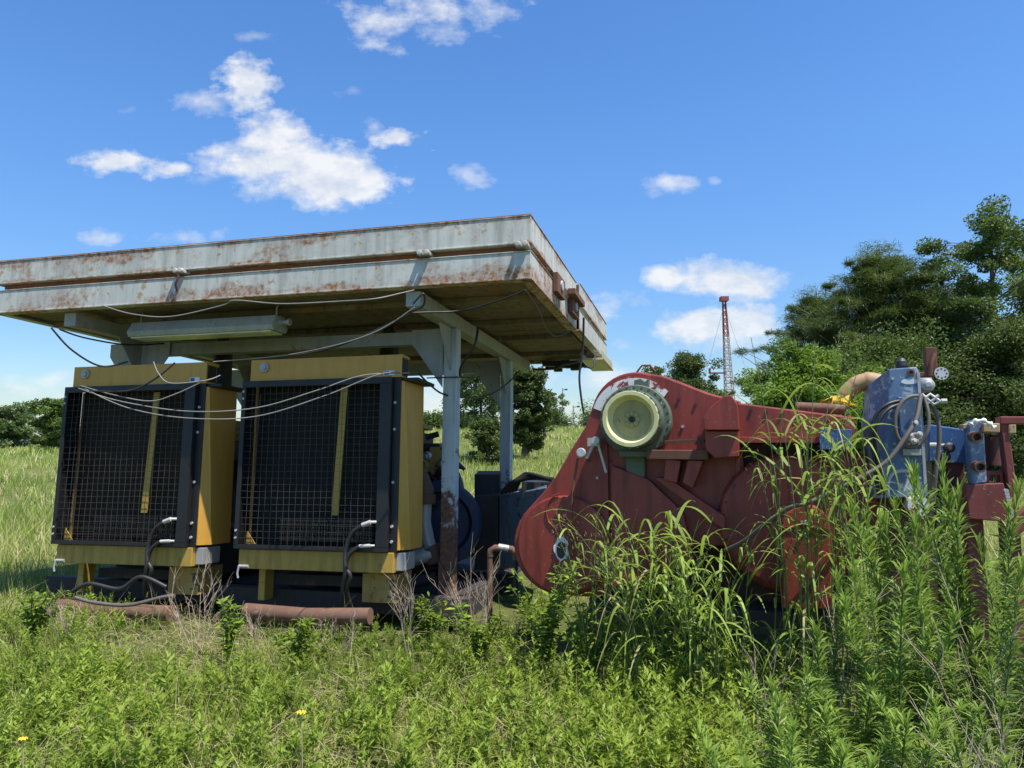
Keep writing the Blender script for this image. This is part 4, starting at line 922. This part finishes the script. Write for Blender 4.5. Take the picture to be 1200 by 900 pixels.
# ------------------------------------------------------------------ trees
def make_tree(name, label, catg, loc, H, kind, W, mat, nleaf, size, trunk_r, seed, group=None, low=.1, lobes=None):
    global rng
    rng = np.random.default_rng(seed); rd = random.Random(seed)
    t = empty(name, label, catg, loc=loc, group=group)
    mb = MB(); P = []; tips = []
    lean = Vector((rd.uniform(-.04, .04), rd.uniform(-.03, .03), 0))
    tr_ = [Vector((lean.x * z_ * H + .12 * math.sin(z_ * 5 + seed) * trunk_r * 3, lean.y * z_ * H, z_ * H * .93)) for z_ in np.linspace(0, .97 if kind == 'cedar' else 1, 9)]
    mb.tube(tr_, [trunk_r * (1 - .85 * i / 8) * (1.3 if i == 0 else 1) for i in range(9)], 8)
    def trunk(u): i = min(7, int(u * 8)); return tr_[i].lerp(tr_[i + 1], u * 8 - i)
    nb = {'cedar': 96, 'broad': 26, 'bush': 22, 'loose': 22}[kind]
    for i in range(nb):
        an = i * 2.399 + rd.uniform(-.4, .4); u = low + (1 - low) * ((i + .5) / nb) ** .9
        if kind == 'cedar':
            prof = (1 - u) ** .8 * (.55 + .45 * min(1, (u - low + .08) * 5)) * rd.uniform(.45, 1.35) + .05; el = rd.uniform(.05, .7)
        elif kind == 'bush':
            prof = math.sin(math.pi * min(1, .22 + .76 * u)) ** .6 * rd.uniform(.7, 1.08); el = rd.uniform(-.05, .5) + .3 * u
        else:
            prof = math.sin(math.pi * min(1, .12 + .84 * (u - low) / (1 - low))) ** .7 * rd.uniform(.55, 1.15); el = rd.uniform(.1, .7) + .4 * u
        L_ = W * .5 * prof; b0 = trunk(min(.99, u * .93))
        d = Vector((math.cos(an), math.sin(an), math.sin(el))); e = b0 + d * L_
        mid = b0.lerp(e, .5) + Vector((0, 0, -.04 * L_ if kind == 'cedar' else .08 * L_))
        mb.tube([b0, mid, e], [trunk_r * .32 * (1 - u * .7), trunk_r * .18 * (1 - u * .6), .01], 5, cap=False)
        nc = {'cedar': 5, 'broad': 7, 'bush': 7, 'loose': 6}[kind]
        for j in range(nc):
            s_ = .25 + .75 * (j + rd.random()) / nc; c_ = b0.lerp(e, s_)
            rad = {'cedar': .11 * W * (1.15 - s_) ** .7 * .8, 'broad': .13 * W, 'bush': .14 * W, 'loose': .085 * W}[kind] * rd.uniform(.6, 1.2)
            c_ = c_ + Vector((rd.gauss(0, 1), rd.gauss(0, 1), rd.gauss(0, .7))) * rad * .7
            tips.append((c_, rad, rd.uniform(-.32, .32), d))
            if kind in ('loose', 'broad') and j > 2: mb.tube([mid, c_], [trunk_r * .1, .006], 4, cap=False)
    per = max(6, int(nleaf * (1.25 if kind == 'cedar' else 1)) // len(tips)); parts = []
    for c_, rad, tn, bd in tips:
        g_ = rng.normal(size=(per, 3)); g_ = g_ / np.linalg.norm(g_, axis=1, keepdims=True) * (rng.random((per, 1)) ** .45)
        g_[:, 2] *= .45 if kind == 'cedar' else .72
        if kind == 'cedar': # small sprays pointing outward
            g_[:, 0:2] *= 1.15
        pts = np.array(c_)[None] + g_ * rad
        if kind == 'cedar':
            dd = np.array(bd)[None] * np.array([1, 1, .5]) + rng.normal(0, .8, (per, 3)) + np.array([0, 0, .15])
            parts.append(blades(pts, dd, size * 1.5 * rng.uniform(.5, 1.3, per), size * .62, .15, 1, np.clip(.45 + tn + rng.normal(0, .2, per), 0, 1), 'leaf')); continue
        parts.append(rhombs(pts, size * rng.uniform(.6, 1.3, per), np.clip(.45 + tn + rng.normal(0, .2, per), 0, 1), flat=.3, aspect=.5 if kind != 'cedar' else .4))
    npobj('crown', cat(parts), mat, t); mb.build('trunk', m_bark, t)
    return t
def tree_at(px, ytop, Y, wpx, name, label, catg, kind, mat, nleaf, size, seed, tr_=.16, group='trees round the field', low=.1):
    P = at(px, 505, Y); z = fz(P.x, Y); T = at(px, ytop, Y)
    return make_tree(name, label, catg, (P.x, Y, z - .05), T.z - z, kind, wpx / F * Y, mat, nleaf, size, tr_, seed, group, low)
# dark cedars at the right
tree_at(1040, 262, 27, 315, 'cedar_tree', 'tallest dark cedar with ragged top behind the blue housing', 'tree', 'cedar', l_cedar, 105000, .13, 11, .2, low=.05)
tree_at(1108, 312, 30, 290, 'cedar_tree', 'broad dark cedar right of the tallest cedar', 'tree', 'cedar', l_cedar, 85000, .13, 12, .2, low=.05)
tree_at(968, 318, 33, 230, 'cedar_tree', 'dark cedar rising left of the tallest one above the vine mound', 'tree', 'cedar', l_cedar, 62000, .13, 13, .18, low=.05)
tree_at(1060, 395, 24, 190, 'dark_shrub', 'dense dark green thicket behind the blue box', 'shrub', 'bush', l_broad, 50000, .11, 14, .1, low=.0)
tree_at(1165, 380, 23, 180, 'dark_shrub', 'dense dark thicket behind the red frame at far right', 'shrub', 'bush', l_cedar, 50000, .11, 15, .1, low=.0)
tree_at(1172, 232, 25, 200, 'broadleaf_tree', 'tall loose leafed tree at the right edge with sky through its top', 'tree', 'loose', l_broad, 42000, .12, 16, .2, low=.22)
tree_at(1255, 290, 27, 200, 'broadleaf_tree', 'full broadleaf tree cut by the right edge of the picture', 'tree', 'broad', l_broad, 40000, .13, 17, .2, low=.05)
tree_at(1330, 330, 27, 200, 'broadleaf_tree', 'broadleaf tree standing beyond the right edge tree', 'tree', 'broad', l_broad, 14000, .2, 18, .2, low=.05)
# vine covered mound
tree_at(948, 398, 20, 118, 'vine_mound', 'bright green vine covered mound of foliage behind the red upper beam', 'shrub', 'bush', l_vine, 60000, .10, 21, .1, low=.0)
tree_at(1005, 425, 21, 100, 'vine_mound', 'smaller bright green vine mound left of the blue housing top', 'shrub', 'bush', l_vine, 26000, .10, 22, .1, low=.0)
tree_at(872, 462, 22, 50, 'vine_mound', 'low bright bush in front of the distant derrick', 'shrub', 'bush', l_vine, 16000, .10, 23, .08, low=.0)
tree_at(806, 408, 42, 72, 'cedar_tree', 'round dark cedar above the slope of the red case', 'tree', 'bush', l_cedar, 30000, .15, 24, .15, low=.0)
tree_at(772, 420, 45, 40, 'cedar_tree', 'smaller dark cedar just right of the cream hub', 'tree', 'broad', l_cedar, 18000, .15, 25, .12, low=.0)
tree_at(840, 455, 36, 60, 'dark_shrub', 'dark bush filling the gap beneath the distant derrick', 'shrub', 'bush', l_broad, 14000, .14, 26, .1, low=.0)
# trees seen through the canopy posts
tree_at(616, 420, 34, 62, 'oak_tree', 'dark evergreen oak behind the rear canopy post', 'tree', 'broad', l_cedar, 36000, .14, 31, .18, low=.12)
tree_at(566, 422, 33, 112, 'willow_tree', 'pale green loose tree between the two canopy posts', 'tree', 'loose', l_pale, 24000, .12, 32, .12, low=.35)
tree_at(571, 484, 31, 42, 'dark_shrub', 'low dark bush at the foot of the pale green tree', 'shrub', 'bush', l_cedar, 14000, .12, 33, .08, low=.0)
tree_at(638, 458, 50, 54, 'willow_tree', 'pale sparse tree right of the dark oak', 'tree', 'loose', l_pale, 8000, .16, 34, .12, low=.2)
for i, (x, y, Y_, w_, k_, lab) in enumerate(((505, 492, 75, 46, 0, 'low green bush on the skyline just right of the right generator set'), (532, 490, 80, 40, 0, 'green skyline bush half behind the front canopy post'), (488, 496, 85, 40, 0, 'small skyline bush touching the yellow side of the right generator'), (628, 491, 80, 40, 1, 'pale skyline bush just right of the rear canopy post'), (650, 490, 85, 40, 1, 'pale skyline bush left of the taller lamp post'), (556, 496, 90, 40, 0, 'skyline bush left of the low dark bush between the posts'), (700, 488, 100, 60, 1, 'pale bush right of the distant truck'), (745, 480, 105, 70, 0, 'distant bush behind the cream hub'))):
    tree_at(x, y, Y_, w_, 'far_bush', lab, 'bush', 'bush', l_broad if k_ == 0 else l_pale, 5000, .3, 40 + i, .1, 'bushes on the far skyline', .0)
# left
tree_at(66, 464, 60, 54, 'broadleaf_tree', 'rounded grey green tree left of the left generator set', 'tree', 'bush', l_broad, 34000, .22, 61, .2, low=.0)
tree_at(12, 476, 85, 50, 'broadleaf_tree', 'lighter green tree at the far left edge of the field', 'tree', 'bush', l_pale, 22000, .28, 62, .2, low=.0)
tree_at(-45, 468, 80, 70, 'broadleaf_tree', 'green tree outside the left edge of the picture', 'tree', 'bush', l_broad, 8000, .5, 63, .2, low=.0)

# ------------------------------------------------------------------ grass and weeds
rng = np.random.default_rng(99)
def grass_tuft(n, h, w, spread, dry=.15):
    P = np.zeros((n, 3)); P[:, :2] = rng.normal(0, spread, (n, 2)); D = rng.normal(0, .32, (n, 3)); D[:, 2] = 1
    t = np.clip(rng.normal(.5, .25, n), 0, 1); t[rng.random(n) < dry] = 1.7
    return blades(P, D, h * rng.uniform(.5, 1.15, n), w * rng.uniform(.7, 1.3, n), rng.uniform(.1, .55, n), 3, t)
def weed(h, nst=1, leaf=.035, nl=46):
    parts = []
    for s_ in range(nst):
        b = rng.normal(0, .03, 3); b[2] = 0; ln_ = rng.normal(0, .18, 3); ln_[2] = 1; hh = h * rng.uniform(.7, 1.1)
        u = rng.uniform(.12, 1, nl); base = b + ln_ * (u * hh)[:, None]
        an = rng.uniform(0, 6.283, nl); out = np.stack([np.cos(an), np.sin(an), .5 + u * .7], 1)
        L_ = leaf * (1.9 - 1.0 * u)
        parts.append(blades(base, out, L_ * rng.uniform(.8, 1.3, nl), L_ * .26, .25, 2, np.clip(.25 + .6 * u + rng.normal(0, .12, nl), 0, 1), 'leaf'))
        # side leaflets
        k = nl; sd = rng.normal(0, .8, (k, 3)); parts.append(blades(base + nrm(out) * L_[:, None] * .5, nrm(out) + sd * .6, L_ * .5, L_ * .15, .1, 1, np.clip(.3 + .6 * u + rng.normal(0, .15, k), 0, 1), 'leaf'))
        parts.append(blades(np.array([b]), np.array([ln_]), hh, .006, .0, 3, .3))
    return cat(parts)
def straw(n, h):
    P = np.zeros((n, 3)); P[:, :2] = rng.normal(0, .09, (n, 2)); P[:, 2] = rng.uniform(0, .14, n); D = rng.normal(0, 1.1, (n, 3)); D[:, 2] = rng.uniform(.2, 1.1, n)
    a = blades(P, D, h * rng.uniform(.5, 1.2, n), .0035, rng.uniform(.1, .8, n), 3, rng.uniform(1.4, 1.9, n))
    return a
def vn(x, y, s, seed):   # cheap smooth variation 0..1
    r_ = np.random.default_rng(seed); v = 0
    for k in range(5):
        a = r_.uniform(0, 6.28); f_ = s * r_.uniform(.6, 1.8); v = v + np.sin((x * math.cos(a) + y * math.sin(a)) * f_ + r_.uniform(0, 6.28))
    return .5 + v / 7
def scatter(y0, y1, dens, half=.80, extra=.7):
    A = (y1 - y0) * (half * (y0 + y1) + 2 * extra); n = int(A * dens)
    y = np.sqrt(rng.uniform(y0 ** 2, y1 ** 2, n)); x = rng.uniform(-1, 1, n) * (half * y + extra)
    return x, y
def put(x, y): return np.stack([x, y, gz(x, y) - .01], 1)
def occupied(x, y):   # under the skid and the red machine
    q = np.stack([x - FR.o.x, y - FR.o.y], 1); c_, s_ = math.cos(R(-15)), math.sin(R(-15)); a = q[:, 0] * c_ + q[:, 1] * s_; b = -q[:, 0] * s_ + q[:, 1] * c_
    u = (a > -4.0) & (a < .5) & (b > -.65) & (b < 3.3)
    q = np.stack([x - FM.o.x, y - FM.o.y], 1); c_, s_ = math.cos(R(-20)), math.sin(R(-20)); a = q[:, 0] * c_ + q[:, 1] * s_; b = -q[:, 0] * s_ + q[:, 1] * c_
    return u | ((a > -.9) & (a < 1.9) & (b > -.25) & (b < 1.4))
# near weeds (feathery)
T = [weed(rng.uniform(.18, .38), 1 + (i % 3), (.026, .034, .044)[i % 3], (60, 46, 34)[i % 3]) for i in range(12)]
x, y = scatter(2.0, 7.0, 100); m = vn(x, y, 1.5, 4) + rng.normal(0, .12, len(x)) > .36; m &= ~occupied(x, y) & (x < 1.9 + .0 * y)
x, y = x[m], y[m]; near = (.80 + .35 * vn(x, y, .9, 6)) * (1 - .32 * smooth(y, 4.3, 5.2) * (x < .4))
o = npobj('weeds', stamp(T, put(x, y), rng.uniform(.6, 1.15, len(x)) * near, .12, (vn(x, y, 2.2, 5) - .5) * .5), l_weed); tag(o, 'feathery bright green weeds carpeting the foreground', 'weeds', kind='stuff')
# near grass
T = [grass_tuft(18, rng.uniform(.18, .36), .0048, .05, .14) for _ in range(8)]
x, y = scatter(2.0, 8.0, 125); m = ~occupied(x, y); x, y = x[m], y[m]
dryp = vn(x, y, 1.2, 8) 
o = npobj('grass', stamp(T, put(x, y), rng.uniform(.45, 1.25, len(x)) * (1 - .35 * smooth(y, 4.3, 5.2) * (x < .4) * (x > -3.8)), .15, (vn(x, y, 2.0, 9) - .5) * .6 + np.where(dryp > .68, .7, 0)), l_grass); tag(o, 'mixed green meadow grass round the machinery', 'grass', kind='stuff')
# straw patches
T = [straw(22, rng.uniform(.22, .40)) for _ in range(6)]
x, y = scatter(2.0, 8.0, 60); d1 = np.exp(-(((x + .95) / .9) ** 2 + ((y - 3.9) / .7) ** 2)) + np.exp(-(((x - .4) / .5) ** 2 + ((y - 3.0) / .5) ** 2)) + .6 * np.exp(-(((x - 1.0) / .6) ** 2 + ((y - 2.9) / .4) ** 2))
m = (rng.random(len(x)) < .10 + .9 * d1 + .35 * (vn(x, y, 1.6, 33) > .62)) & ~occupied(x, y); x, y = x[m], y[m]
o = npobj('dry_grass', stamp(T, put(x, y), rng.uniform(.6, 1.1, len(x)), .2), l_grass); tag(o, 'dry straw coloured grass patches in the foreground', 'grass', kind='stuff')
# field
def fieldg(y0, y1, dens, h, w, nb_, half=.8, thr=1.2):
    T = [grass_tuft(nb_, h * rng.uniform(.8, 1.2), w, h * .28, .25) for _ in range(6)]
    x, y = scatter(y0, y1, dens, half); m = ~occupied(x, y); x, y = x[m], y[m]
    return stamp(T, put(x, y), rng.uniform(.6, 1.2, len(x)), .1, (vn(x, y, .35, 12) - .5) * .9 + np.where(vn(x, y, .5, 14) > .66, .55, 0))
o = npobj('field_grass', cat([fieldg(7, 15, 26, .42, .009, 12), fieldg(15, 34, 5.0, .5, .022, 11), fieldg(34, 75, 1.3, .55, .05, 9), fieldg(75, 150, .35, .6, .11, 8)]), l_field)
tag(o, 'yellow green meadow grass across the field to the trees', 'grass', kind='stuff')
# scrub clumps in the field between posts
T = [weed(.55, 3, .07, 40) for _ in range(4)]
x, y = scatter(13, 30, 1.1, .5); m = vn(x, y, .35, 21) > .58; x, y = x[m], y[m]
o = npobj('scrub', stamp(T, put(x, y), rng.uniform(.7, 1.4, len(x)), .1), l_spike); tag(o, 'darker weed clumps scattered in the sunny field', 'weeds', kind='stuff')

# tall spiky weeds at the right, each a thing
def spiky(h, seed):
    global rng
    rng = np.random.default_rng(seed); lean = rng.normal(0, .15, 2); nl = int(300 * h / .8)
    u = np.sort(rng.uniform(.12, 1, nl)); bend = lambda u_: np.stack([lean[0] * u_ ** 2 * h, lean[1] * u_ ** 2 * h, u_ * h], 1)
    an = np.arange(nl) * 2.399 + rng.normal(0, .3, nl); up = .25 + 1.1 * u + 1.4 * (u > .93)
    out = np.stack([np.cos(an), np.sin(an), up], 1) + rng.normal(0, .22, (nl, 3))
    L_ = (.115 - .03 * u) * rng.uniform(.55, 1.2, nl)
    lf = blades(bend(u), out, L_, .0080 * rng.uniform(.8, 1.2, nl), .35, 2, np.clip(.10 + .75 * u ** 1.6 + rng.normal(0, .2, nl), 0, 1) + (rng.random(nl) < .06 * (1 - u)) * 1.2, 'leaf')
    stem = MB().tube([tuple(p) for p in bend(np.linspace(0, .97, 7))], [.006 * (1 - .6 * k / 6) for k in range(7)], 5)
    return lf, stem
protos = []
for i in range(9): 
    hh = .8; protos.append((hh, *spiky(hh, 300 + i)))
m_stem = metal('green_stem', (.10, .15, .04), None, 0, 0, .7)
meshes = [(npmesh('leaves', lf, l_spike), st_) for _, lf, st_ in protos]
stem_objs = []
rd = random.Random(5); spots = []
# (pixel x of top, pixel y of top, distance)
tops = [(1105, 548, 3.7), (1085, 560, 3.6), (1128, 556, 3.5), (1158, 568, 3.55), (1172, 590, 3.9), (1112, 575, 3.3), (1142, 580, 3.2), (1060, 600, 3.6), (1042, 612, 3.7), (1028, 628, 3.5), (1024, 640, 3.4), (1076, 615, 3.1), (1098, 600, 3.5), (1190, 640, 3.2), (1180, 680, 3.0), (1160, 665, 2.9), (1015, 672, 3.1), (1030, 690, 3.0), (1035, 600, 3.8), (1045, 655, 3.0), (1180, 640, 3.1)]
for i in range(80):
    x_ = rd.uniform(900, 1230); lim = 600 + max(0, (1020 - x_)) * 1.7; y_ = rd.uniform(max(lim, 660), 900); Y_ = 3.55 - (y_ - 640) / 260 * 1.25 + rd.uniform(-.2, .2); tops.append((x_, y_, max(2.15, Y_)))
extra = None
first = {}
for i, (x_, y_, Y_) in enumerate(tops):
    T_ = at(x_, y_, Y_); gx = T_.x; z = fz(gx, Y_); h_ = T_.z - z
    if h_ < .25: continue
    k = (i * 7 + i // 5) % 9; o = empty('spiky_weed', '', 'weed', loc=(gx, Y_, z - .01), group='spiky weeds at the lower right')
    if i == 0: lab = 'tallest spiky green weed before the red frame at right'
    elif i < 7: lab = ('', 'tall spiky weed left of the tallest one, under the hanging grey hose', 'tall spiky weed just right of the tallest one', 'tall spiky weed in front of the red front plate', 'tall spiky weed below the slanting red brace', 'spiky weed standing close before the tallest one', 'spiky weed standing before the blue column')[i]
    elif y_ < 700: lab = 'mid height spiky green weed in the stand right of the red guard box'
    else: lab = 'short spiky green weed in the front of the lower right stand'
    o['label'] = lab; s_ = h_ / .8; o.scale = (.75 + .25 * s_, .75 + .25 * s_, s_); o.rotation_euler = (0, 0, rd.uniform(0, 6.28))
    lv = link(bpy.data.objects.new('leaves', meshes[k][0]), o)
    if k not in first: first[k] = meshes[k][1].build('stem', m_stem, o)
    else: s2 = first[k].copy(); link(s2); s2.parent = o

# broad-bladed tall grass clumps, each a thing
def tall_clump(name, label, base, stems, seed, mat=l_tall):
    global rng
    rng = np.random.default_rng(seed); rd = random.Random(seed); B = Vector(base)
    t = empty(name, label, 'grass clump', loc=B, group='tall broad grass clumps against the red machine'); parts = []; heads = MB(); hp = []
    for (tx, ty, tY, nl, ll, head) in stems:
        T_ = at(tx, ty, tY) - B; b0 = Vector((T_.x * .25 + rd.gauss(0, .07), T_.y * .3 + rd.gauss(0, .07), 0))
        mid = b0.lerp(T_, .5) + Vector((-T_.x * .12, 0, abs(T_.z) * .10)); pts = spline([b0, mid, T_], 8); n = len(pts)
        heads.tube(pts, [.005 * (1 - .7 * k / n) for k in range(n)], 5)
        for j in range(nl):
            u = .12 + .8 * (j + rd.random()) / nl; p = pts[min(n - 1, int(u * n))]; an = rd.uniform(0, 6.28)
            d = np.array([[math.cos(an), math.sin(an) * .8, rd.uniform(.8, 1.8)]])
            parts.append(blades(np.array([p]), d, ll * rd.uniform(.6, 1.2), rd.uniform(.016, .030), rd.uniform(.5, 1.3), 8, float(np.clip(rd.gauss(.6, .25), 0, 1)) if rd.random() > .05 else 1.5, 'grass', .35))
        if head:
            tip = pts[-1]; dr_ = (pts[-1] - pts[-4]).normalized()
            for j in range(44):
                u = rd.random(); c_ = tip - dr_ * (.26 * u) + Vector((rd.gauss(0, 1), rd.gauss(0, 1), rd.gauss(-.4, .8))) * (.012 + .03 * u)
                hp.append(blades(np.array([c_]), np.array([[dr_.x + rd.gauss(0, .5), dr_.y + rd.gauss(0, .5), dr_.z + rd.gauss(0, .5)]]), .022, .006, .1, 1, 1.5, 'leaf'))
    npobj('blade_leaves', cat(parts), mat, t); heads.build('stems', m_stem, t)
    if hp: tag(npobj('seed_heads', cat(hp), l_grass, t), kind='stuff')
rd = random.Random(9)
def fan(cx_, n, y0, y1, spread, Y_, nl=5, ll=.42, hd=.3):
    return [(cx_ + rd.uniform(-1, 1) * spread, rd.uniform(y0, y1), Y_ + rd.uniform(-.25, .2), nl, ll, rd.random() < hd) for _ in range(n)]
def gb_(px, Y_): P = at(px, 700, Y_); return (P.x, Y_, fz(P.x, Y_) - .01)
tall_clump('tall_grass_clump', 'big clump of arching broad grass hiding the middle of the red case', gb_(775, 4.55), fan(775, 30, 600, 705, 80, 4.5, 8, .56, .2) + fan(700, 6, 600, 640, 40, 4.5, 4, .4, .5), 401)
tall_clump('tall_grass_clump', 'low dense grass clump right of the biggest clump by the guard box', gb_(830, 4.3), fan(835, 26, 640, 730, 60, 4.25, 6, .42, .1), 402)
tall_clump('tall_grass_clump', 'tall grass clump with high seed stems in front of the drum guard', gb_(940, 4.2), fan(930, 13, 450, 560, 72, 4.15, 9, .55, .35) + [(880, 395, 4.3, 4, .3, True), (955, 400, 4.25, 4, .3, True), (1010, 415, 4.2, 5, .35, True), (985, 385, 4.3, 4, .3, True)], 403)
tall_clump('tall_grass_clump', 'tall grass clump between the guard box and the blue housing', gb_(1010, 4.05), fan(1005, 18, 470, 600, 45, 4.0, 8, .5, .25), 404)
tall_clump('tall_grass_clump', 'thin grass clump with drooping seed heads before the rounded lower case', gb_(690, 4.7), fan(690, 9, 585, 660, 60, 4.65, 3, .35, .8), 405)
for i, (px_, Y_, w_) in enumerate(((600, 3.4, .25), (80, 3.2, .28), (1150, 2.6, .3))):
    pass
# arching single grass blades in the foreground
rng = np.random.default_rng(77)
x, y = scatter(2.1, 6.0, 9); m = ~occupied(x, y); x, y = x[m], y[m]
T = [grass_tuft(5, .5, .010, .03, .05) for _ in range(6)]
o = npobj('long_grass', stamp(T, put(x, y), rng.uniform(.6, 1.1, len(x)), .2), l_tall); tag(o, 'long loose grass blades rising out of the foreground weeds', 'grass', kind='stuff')

# leafy weeds with broader leaves
def leafy(label, px_, Y_, ytop, wpx, seed, n=9):
    global rng
    rng = np.random.default_rng(seed); rd = random.Random(seed); P = at(px_, 700, Y_); z = fz(P.x, Y_); h_ = at(px_, ytop, Y_).z - z
    t = empty('leafy_weed', label, 'weed', loc=(P.x, Y_, z), group='leafy weeds before the machinery'); parts = []; st_ = MB(); w_ = wpx / F * Y_ / 2
    for i in range(n):
        e = Vector((rd.uniform(-w_, w_), rd.uniform(-w_, w_) * .5, h_ * rd.uniform(.55, 1))); mid = e * .5 + Vector((-e.x * .2, 0, h_ * .08)); pts = spline([Vector((0, 0, 0)), mid, e], 6); st_.tube(pts, .004, 5)
        k = 46; u = rng.uniform(.25, 1, k); idx = (u * (len(pts) - 1)).astype(int); base = np.array([pts[q] for q in idx]) + rng.normal(0, .012, (k, 3)); d = rng.normal(0, 1, (k, 3)); d[:, 2] = np.abs(d[:, 2]) * .5 + .2
        parts.append(blades(base, d, .065 * rng.uniform(.6, 1.2, k), .020, .3, 2, np.clip(rng.normal(.45, .22, k), 0, 1), 'leaf'))
    npobj('leaves', cat(parts), l_weed, t); st_.build('stem', m_stem, t)
leafy('bushy leafy weed at the foot of the rounded red cover', 640, 4.9, 655, 90, 501, 16)
leafy('low leafy weed left of the standpipe', 560, 5.0, 705, 70, 502, 12)
leafy('leafy weed below the rounded red cover, nearer the grass', 690, 4.6, 700, 80, 503, 14)
leafy('upright leafy weed between the two rusty pipes', 268, 5.1, 695, 30, 504, 7)
leafy('leafy weed in front of the right rusty pipe', 350, 5.0, 722, 50, 505, 8)
leafy('leafy weed at the left rusty pipe end', 40, 5.4, 690, 60, 506, 10)
leafy('leafy weed in the shade at the foot of the front post', 500, 5.5, 700, 50, 507, 9)

# dead branching twigs
def dead(label, px_, Y_, ytop, wpx, seed, n=6):
    rd = random.Random(seed); P = at(px_, 735, Y_); z = fz(P.x, Y_); h_ = at(px_, ytop, Y_).z - z; w_ = wpx / F * Y_ / 2
    mb = MB()
    def br(p, d, L_, r_, depth):
        q = p + d * L_; mb.tube([p, p.lerp(q, .5) + Vector((rd.gauss(0, .01), rd.gauss(0, .01), 0)), q], [r_, r_ * .8, r_ * .5], 5, cap=False)
        if depth:
            for _ in range(rd.randint(3, 4)):
                s_ = rd.uniform(.35, 1); nd = (d + Vector((rd.gauss(0, .5), rd.gauss(0, .4), rd.uniform(-.05, .5)))).normalized(); br(p.lerp(q, s_), nd, L_ * rd.uniform(.35, .6), r_ * .6, depth - 1)
    for i in range(n):
        d = Vector((rd.uniform(-1, 1) * w_ / h_ , rd.gauss(0, .2), 1)).normalized(); br(Vector((rd.gauss(0, .02), 0, 0)), d, h_ * rd.uniform(.45, .75), .0032, 2)
    o = mb.build('dead_weed', m_twig); o.location = (P.x, Y_, z); tag(o, label, 'dead weed', 'dead branching weeds')
dead('bare branching dead weed between the two generator sets', 232, 5.25, 650, 110, 601, 7)
dead('thin bare dead weed right of the gap between the sets', 300, 5.2, 690, 60, 602, 4)
dead('bare dead weed at the right end of the right rusty pipe', 480, 5.2, 650, 50, 603, 5)
dead('bare dead weed left of the standpipe', 562, 5.3, 645, 100, 604, 8)
dead('small bare dead weed in front of the right rusty pipe', 392, 5.15, 700, 80, 605, 5)
dead('bare dead weed at the left rusty pipe end', 70, 5.3, 700, 60, 606, 5)
dead('bare dead stem standing in the lower right weed stand', 1175, 2.9, 680, 60, 611, 5)
dead('dry brown dead weed at the left side of the spiky stand', 985, 3.2, 690, 70, 612, 5)
dead('dry dead weed low in the bottom right corner', 1150, 2.35, 770, 120, 613, 8)
dead('thin dead weed in front of the tall grass clump', 890, 3.4, 720, 60, 614, 4)
# little yellow flowers
def flower(px_, py_, Y_, lab, s_=1):
    P = at(px_, py_, Y_); z = fz(P.x, Y_); t = empty('yellow_flower', lab, 'flower', loc=(P.x, Y_, z)); h_ = P.z - z
    mb = MB()
    for i in range(9):
        an = i * .698; c_, s2 = math.cos(an), math.sin(an); r_ = .018 * s_
        mb.add([(0, 0, h_), (c_ * r_ - s2 * .004, (s2 * r_ + c_ * .004) * .8, h_ + .006), (c_ * r_ * 1.2, s2 * r_ * 1.0, h_ + .002), (c_ * r_ + s2 * .004, (s2 * r_ - c_ * .004) * .8, h_ + .006)], [(0, 1, 2, 3)])
    mb.build('petals', m_petal, t); MB().tube([(.03, .02, 0), (.01, 0, h_ * .6), (0, 0, h_)], .002, 5).build('stem', m_twig, t)
flower(353, 836, 2.75, 'small orange yellow flower alone in the lower foreground weeds')
flower(27, 867, 2.6, 'small yellow flower in the bottom left weeds', .8)
